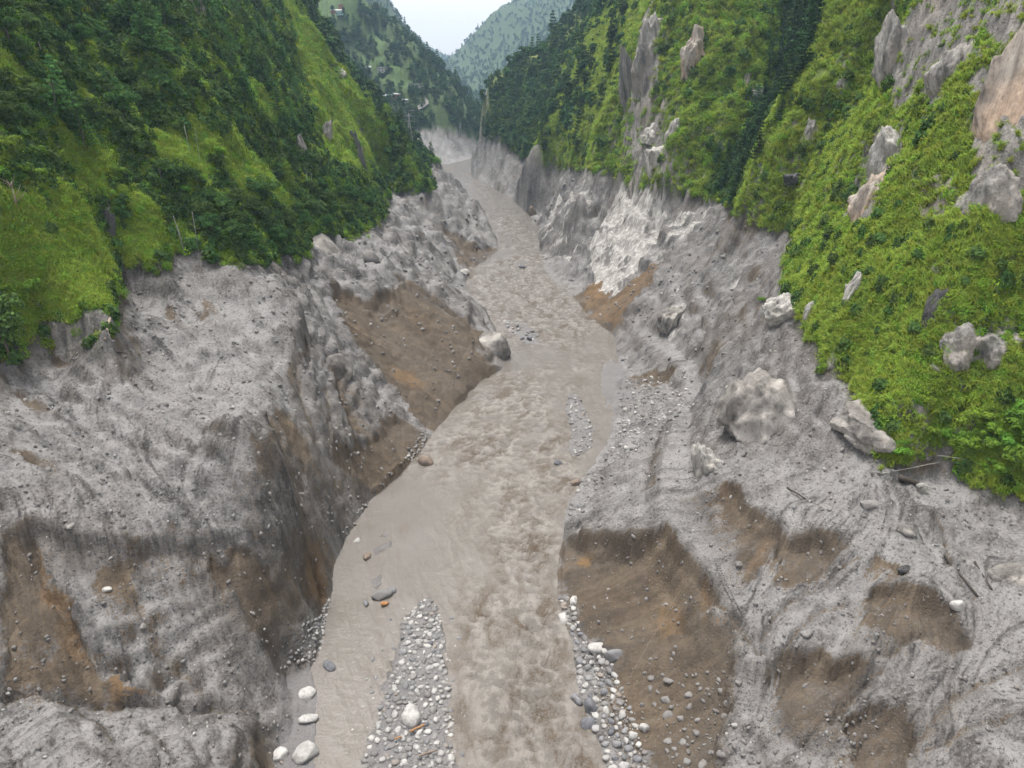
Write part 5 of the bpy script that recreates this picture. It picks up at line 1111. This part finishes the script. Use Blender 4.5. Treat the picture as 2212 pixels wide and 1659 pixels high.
# clods and pebbles strewn over the mud
wc = (1 - VG) * (1 - np.clip(PALE * 2, 0, 1)) * (RS < -1) * (GY < 420) * LOD * (.3 + sstep(-.2, .4, pm_))
def strew(name, me, n, seed, s0, s1, p, label, cat):
    P, idx, r = sample(wc, n, seed); s = (s0 + (s1 - s0) * r.random(n) ** p) * np.clip((P[:, 1] * CP + 27) / 110, .8, 3)
    P[:, 2] += .15 * s
    return gn_scatter(name, me, P, r.uniform(-3, 3, (n, 3)), np.stack([s * r.uniform(.7, 1.2, n) for _ in range(3)], 1), label, cat)
CLOD = rock_mesh('clod', 401, M_MUDROCK, 1, 6, (.6, .95), .15, (1, .8, .6))
strew('mud_clods', CLOD, 8000, 51, .06, .5, 4.5, 'grey clods and debris strewn over the scoured banks', 'debris')
strew('pale_pebbles', rock_mesh('pebble', 402, M_STONE, 1, 5, (.7, .95), .1, (1, .8, .6)), 2600, 52, .06, .42, 5, 'scattered pale pebbles lying on the grey mud', 'pebbles')
# ------------------------------------------------------------------ made things
def flat_mat(name, col, rough=.7, nscale=3.0, var=.25, spec=.3, metal=0.0):
    t = NT(name); n = t.noise(t.coord(), nscale, 4, .6)
    c = t.mix(t.rng(n, .3, .7), tuple(a * (1 - var) for a in col), tuple(min(.9, a * (1 + var)) for a in col)); t.bsdf(c, rough, t.bump(n, .2, .03), spec, Metallic=metal); return t.m
M_WOOD = flat_mat('weathered_wood', (.28, .23, .18), .8, 6); M_OWOOD = flat_mat('fresh_broken_wood', (.27, .16, .085), .8, 6); M_DWOOD = flat_mat('dark_wet_wood', (.06, .05, .042), .8, 6)
M_POLE = flat_mat('pale_pole', (.27, .26, .24), .6); M_STEEL = flat_mat('galvanised_steel', (.30, .31, .32), .5); M_WALL = flat_mat('white_plaster', (.46, .46, .44), .8); M_ROOF = flat_mat('metal_sheet_roof', (.30, .32, .34), .5)
M_RED = flat_mat('rust_red_wall', (.32, .17, .12), .8); M_TEAL = flat_mat('pale_teal_wall', (.36, .55, .52), .8); M_TRACK = flat_mat('dusty_road', (.30, .29, .26), .9, .4, .12); M_DGLASS = flat_mat('dark_window', (.03, .032, .035), .2)
M_STRAW = flat_mat('dry_stalk', (.22, .19, .15), .8)
def tube_mesh(name, P, R, mat, k=7, cap=True):
    V, Fq = [], []; P = [np.array(p, float) for p in P]
    for i, (p, rr) in enumerate(zip(P, R)):
        d = P[min(i + 1, len(P) - 1)] - P[max(i - 1, 0)]; d /= np.linalg.norm(d) + 1e-9; a = np.cross(d, (0, 0, 1) if abs(d[2]) < .9 else (1, 0, 0)); a /= np.linalg.norm(a); b = np.cross(d, a)
        for q in range(k): V.append(p + rr * (a * math.cos(q * 6.2832 / k) + b * math.sin(q * 6.2832 / k)))
    for i in range(len(P) - 1):
        for q in range(k): Fq.append((i * k + q, i * k + (q + 1) % k, (i + 1) * k + (q + 1) % k, (i + 1) * k + q))
    n = len(V); V += [P[0], P[-1]]
    for q in range(k): Fq.append((n, (q + 1) % k, q, q)); Fq.append((n + 1, n - k + q, n - k + (q + 1) % k, n - k + (q + 1) % k))
    me = bpy.data.meshes.new(name); me.from_pydata([tuple(v) for v in V], [], [tuple(dict.fromkeys(f)) for f in Fq]); me.materials.append(mat); me.polygons.foreach_set('use_smooth', np.ones(len(me.polygons), bool)); me.update(); return me
def log(a, b, r0, r1, mat, label, lift=.15, name='log', bend=.04, cat='log'):
    p, q = hit(*a), hit(*b); p[2] += lift; q[2] += lift; L = np.linalg.norm(q - p); rr = np.random.default_rng(int(a[0]))
    pts = [p + (q - p) * t + rr.normal(0, bend * L * .2, 3) * (0 < t < 1) for t in np.linspace(0, 1, 6)]; o = pts[0].copy()
    return tag(link(name, tube_mesh(name, [x - o for x in pts], np.linspace(r0, r1, 6), mat), None, o), label, cat)
log((885,1587), (918,1572), .16, .14, M_OWOOD, 'orange broken log on the gravel bar beside the largest white boulder', .5)
log((852,1602), (868,1597), .12, .11, M_OWOOD, 'short orange stump of wood on the gravel bar', .45, 'driftwood', cat='driftwood')
log((905,1640), (945,1626), .14, .1, M_BROWNROCK, 'reddish stick across a wet stone low on the gravel bar', .5, 'driftwood', cat='driftwood')
log((1942,1035), (1985,1052), .42, .4, M_DWOOD, 'thick dark log jammed against the pale leaning slab', .35)
log((2040,1200), (2112,1290), .16, .13, M_DWOOD, 'long dark pole half sunk in the right terrace mud', .1, 'pole', cat='pole')
log((2105,1215), (2142,1275), .14, .12, M_DWOOD, 'shorter dark pole beside the long one in the mud', .1, 'pole', cat='pole')
log((1900,1029), (2030,1004), .07, .06, M_POLE, 'thin pale pole lying across mud toward the bushes', .4, 'pole', .02, 'pole')
log((2020,997), (2150,1015), .07, .06, M_POLE, 'thin pale pole resting on the grass at the bush edge', 1.0, 'pole', .02, 'pole')
log((1700,1055), (1740,1080), .14, .1, M_DWOOD, 'dark branch lying on the left part of the right terrace', .15, 'branch', cat='branch')
log((238,690), (228,738), .22, .28, M_WOOD, 'pale broken trunk leaning on the cut block at left', .3, 'trunk_snag', cat='trunk')
log((272,1278), (272,1279), .1, .1, M_DWOOD, 'tiny dark stub of wood in the left mud face', .2, 'driftwood', cat='driftwood')
log((545,565), (598,580), .09, .06, M_WOOD, 'thin fallen stem at the cliff edge under the left bushes', .6, 'branch', cat='branch')
log((250,762), (300,770), .12, .1, M_DWOOD, 'dark stick on the mud below the left cut block', .15, 'driftwood', cat='driftwood')
log((205,740), (222,755), .16, .12, M_DWOOD, 'short dark root end by the left cut block', .3, 'root', cat='root')
log((1362,1465), (1470,1280), .018, .018, M_STRAW, 'thin dangling cable down the brown cut by the road end', .5, 'cable', .03, 'cable')
# bare poles on the left slope
def pole(px, py, h, lean, label, r=.06):
    q = hit(px, py); me = tube_mesh('pole', [(0, 0, -.8), (lean * .5, 0, h * .5), (lean, 0, h)], [r, r * .9, r * .7], M_POLE); return tag(link('pole', me, None, q), label, 'pole')
pole(399,548,7.5,-.9,'left of two leaning pale poles above the grey cliff'); pole(401,552,6.0,-.6,'right of two leaning pale poles above the grey cliff'); pole(429,545,8.0,.1,'thin straight pole between bushes on the cliff top', .06)
pole(415,350,7.5,-.4,'slim pale pole in the bright clearing of the left slope'); pole(435,365,8.5,0,'second slim pole beside the clearing bushes', .045); pole(102,160,5.5,-.2,'lone pale pole high on the far left slope')
pole(668,420,6.5,-.2,'left of a pair of poles under the left ridge', .07); pole(676,422,6.5,.1,'right of a pair of poles under the left ridge', .07)
# dead tree at the left edge
def dead_tree(px, py, s):
    q = hit(px, py); r = np.random.default_rng(5); e = link('dead_tree', None, None, q); tag(e, 'leafless grey tree with bare branches at the left edge', 'tree'); link('trunk', tube_mesh('trunk', [(0, 0, -.5), (.2, 0, 2 * s), (.1, .2, 4 * s)], [.16, .12, .05], M_WOOD), e)
    for k in range(14):
        a = r.uniform(0, 6.28); z = r.uniform(1.6, 3.8) * s; L = r.uniform(.8, 1.8) * s; d = np.array([math.cos(a), math.sin(a), r.uniform(.4, 1.1)]); link('branch', tube_mesh('branch', [(.15, .05, z), np.array([.15, .05, z]) + d * L * .5, np.array([.15, .05, z]) + d * L + r.normal(0, .15, 3)], [.05, .035, .015], M_WOOD, 5), e)
dead_tree(40, 470, 1.3)
# masonry foot wall beside the end of the bulldozed track
WALLPX = [(1543,1215),(1553,1245),(1566,1275),(1580,1303),(1594,1330)]
wp = [hit(a, b_) for a, b_ in WALLPX]
e = link('retaining_wall', None, None, wp[0]); tag(e, 'row of pale masonry stones along the broken end of the track', 'wall')
WST = [rock_mesh('wall_stone', 420 + k, M_MUDROCK, 1, 8, (.55, .85), .06, (1, .8, .7)) for k in range(3)]
for k in range(46):
    f = (k // 2) / 23 * (len(wp) - 1); i = min(int(f), len(wp) - 2); p = wp[i] + (wp[i + 1] - wp[i]) * (f - i) - wp[0]
    link('stone', WST[k % 3], e, (p[0] + .1 * random.random() + .28 * (k % 2), p[1], p[2] + .25 + .34 * (k % 2)), (random.random(), random.random(), random.random() * 6), .17)
# pylons
def pylon(px, py, Y, h, label):
    q = at_y(px, py, Y); q[2] = float(ground(q[0], q[1])); e = link('pylon', None, None, q); tag(e, label, 'pylon')
    r = .12
    for sx in (-1, 1):
        for sy in (-1, 1): link('leg', tube_mesh('leg', [(sx * h * .11, sy * h * .11, -1), (sx * h * .03, sy * h * .03, h * .62), (sx * .15, sy * .15, h)], [r, r * .8, r * .5], M_STEEL, 5), e)
    for k in range(7):
        z0, z1 = h * k / 9, h * (k + 1) / 9; w0, w1 = h * .11 * (1 - z0 / h * 1.15) + .2, h * .11 * (1 - z1 / h * 1.15) + .2
        for (ax, ay, bx, by) in ((-1, -1, 1, -1), (1, -1, 1, 1), (1, 1, -1, 1), (-1, 1, -1, -1)): link('brace', tube_mesh('brace', [(ax * w0, ay * w0, z0), (bx * w1, by * w1, z1)], [r * .5] * 2, M_STEEL, 4), e)
    for z in (.66, .80, .93): link('cross_arm', tube_mesh('cross_arm', [(-h * .15, 0, h * z), (0, 0, h * z + .5), (h * .15, 0, h * z)], [r * .5, r, r * .5], M_STEEL, 4), e)
pylon(888,345,470,24,'tall lattice pylon behind the trees above the left spur'); pylon(812,158,1010,26,'lattice pylon below the white house on the far left hill'); pylon(838,120,1130,26,'smaller lattice pylon above the terraced field'); pylon(995,310,820,14,'slim mast beside the trees on the far grey bank')
# houses on the far left hill
def box(w, d, h, z0=0, y0=0, x0=0): return [(x0 + sx * w / 2, y0 + sy * d / 2, z0 + hz * h) for hz in (0, 1) for sx, sy in ((-1, -1), (1, -1), (1, 1), (-1, 1))], [(0, 3, 2, 1), (4, 5, 6, 7), (0, 1, 5, 4), (1, 2, 6, 5), (2, 3, 7, 6), (3, 0, 4, 7)]
def part(name, geo, mat, e):
    me = bpy.data.meshes.new(name); me.from_pydata(geo[0], [], geo[1]); me.materials.append(mat); return link(name, me, e)
def house(px, py, w, h, wallm, roofm, label, floors=1, gable=True):
    q = hit(px, py); e = link('house', None, None, (q[0], q[1], q[2] - .6), (0, 0, random.uniform(-.3, .3))); tag(e, label, 'house'); d = w * .55
    part('wall', box(w, d, h + .6), wallm, e); z = h + .6
    if gable: part('roof', ([(-w * .55, -d * .6, z - .1), (w * .55, -d * .6, z - .1), (w * .55, d * .6, z - .1), (-w * .55, d * .6, z - .1), (-w * .55, 0, z + d * .28), (w * .55, 0, z + d * .28), (-w * .55, -d * .6, z - .25), (w * .55, -d * .6, z - .25), (w * .55, d * .6, z - .25), (-w * .55, d * .6, z - .25)], [(0, 1, 5, 4), (2, 3, 4, 5), (1, 2, 5), (3, 0, 4), (6, 7, 1, 0), (7, 8, 2, 1), (8, 9, 3, 2), (9, 6, 0, 3), (9, 8, 7, 6)]), roofm, e)
    else: part('roof', box(w * 1.08, d * 1.1, .3, z), roofm, e)
    for fl in range(floors):
        for k in range(max(2, int(w / 3))):
            x = -w / 2 + (k + .5) * w / max(2, int(w / 3)); nm = 'door' if (k == 0 and fl == 0) else 'window'
            part(nm, box(1.0, .1, 2.0 if nm == 'door' else 1.1, .7 + fl * 2.8 + (0 if nm == 'door' else .8), -d / 2 - .03, x), M_DGLASS, e)
house(829,157,14,6,M_WALL,M_ROOF,'white two-storey house beside the pylon on the far left hill',2,False); house(792,152,10,3.2,M_WALL,M_ROOF,'low pale house left of the two-storey white house')
house(893,188,13,4,M_WALL,M_ROOF,'long white house at the right end of the terraced field',1,False); house(905,189,9,3,M_WALL,M_ROOF,'small white shed joined end on to the long house',1,False)
house(838,216,9,4.5,M_RED,M_ROOF,'red-walled house below the terraced field on the left'); house(858,213,8,4.5,M_RED,M_ROOF,'red and white house under the field beside the red-walled one'); house(876,222,6,3,M_WALL,M_ROOF,'smallest pale hut below the field')
house(735,32,9,4.5,M_TEAL,M_WALL,'pale teal house on the high meadow top left'); house(722,30,7,4,M_RED,M_ROOF,'brown hut left of the teal house on the meadow'); house(737,22,5,6,M_RED,M_ROOF,'narrow tall brown house behind the teal one',2,False)
house(914,196,3,5,M_WALL,M_WALL,'white twin-post structure on the knoll right of the field',1,False)
# dusty road winding on the far left hill
RP = [hit(a, b_) for a, b_ in [(860,245),(880,244),(898,240),(912,233),(922,225),(921,218),(915,214)]]
RP = [p for p in RP if p is not None]; V, Fq = [], []
for i, p in enumerate(RP):
    d = RP[min(i + 1, len(RP) - 1)] - RP[max(i - 1, 0)]; d[2] = 0; d /= np.linalg.norm(d); nrm = np.array([-d[1], d[0], 0])
    for s in (-2.4, 0, 2.4): x = p + nrm * s; V.append((x[0], x[1], max(p[2], float(ground(x[0], x[1]))) + .8))
for i in range(len(RP) - 1):
    for k in range(2): Fq.append((i * 3 + k, i * 3 + k + 1, i * 3 + k + 4, i * 3 + k + 3))
me = bpy.data.meshes.new('road'); me.from_pydata(V, [], Fq); me.materials.append(M_TRACK); tag(link('road', me), None, None, None, 'structure')
# ------------------------------------------------------------------ air
HZ = NT('haze'); pv = HZ.n('ShaderNodeVolumePrincipled'); pv.inputs['Color'].default_value = (.50, .74, 1.0, 1); pv.inputs['Density'].default_value = 0.00015; pv.inputs['Anisotropy'].default_value = .2
HZ.t.links.new(pv.outputs[0], HZ.out.inputs['Volume'])
zbot = float(GZ.min()) - 1.0; ztop = float(GZ.max()) + 25
gx = float(np.abs(GX).max()) + 50
part_ = box(2 * gx, 5600, ztop - zbot, zbot, 2600)
hm = bpy.data.meshes.new('haze'); hm.from_pydata(part_[0], [], part_[1]); hm.materials.append(HZ.m)
tag(link('haze', hm), 'pale blue haze filling the valley air', 'haze', None, 'stuff')
sc.cycles.volume_bounces = 0
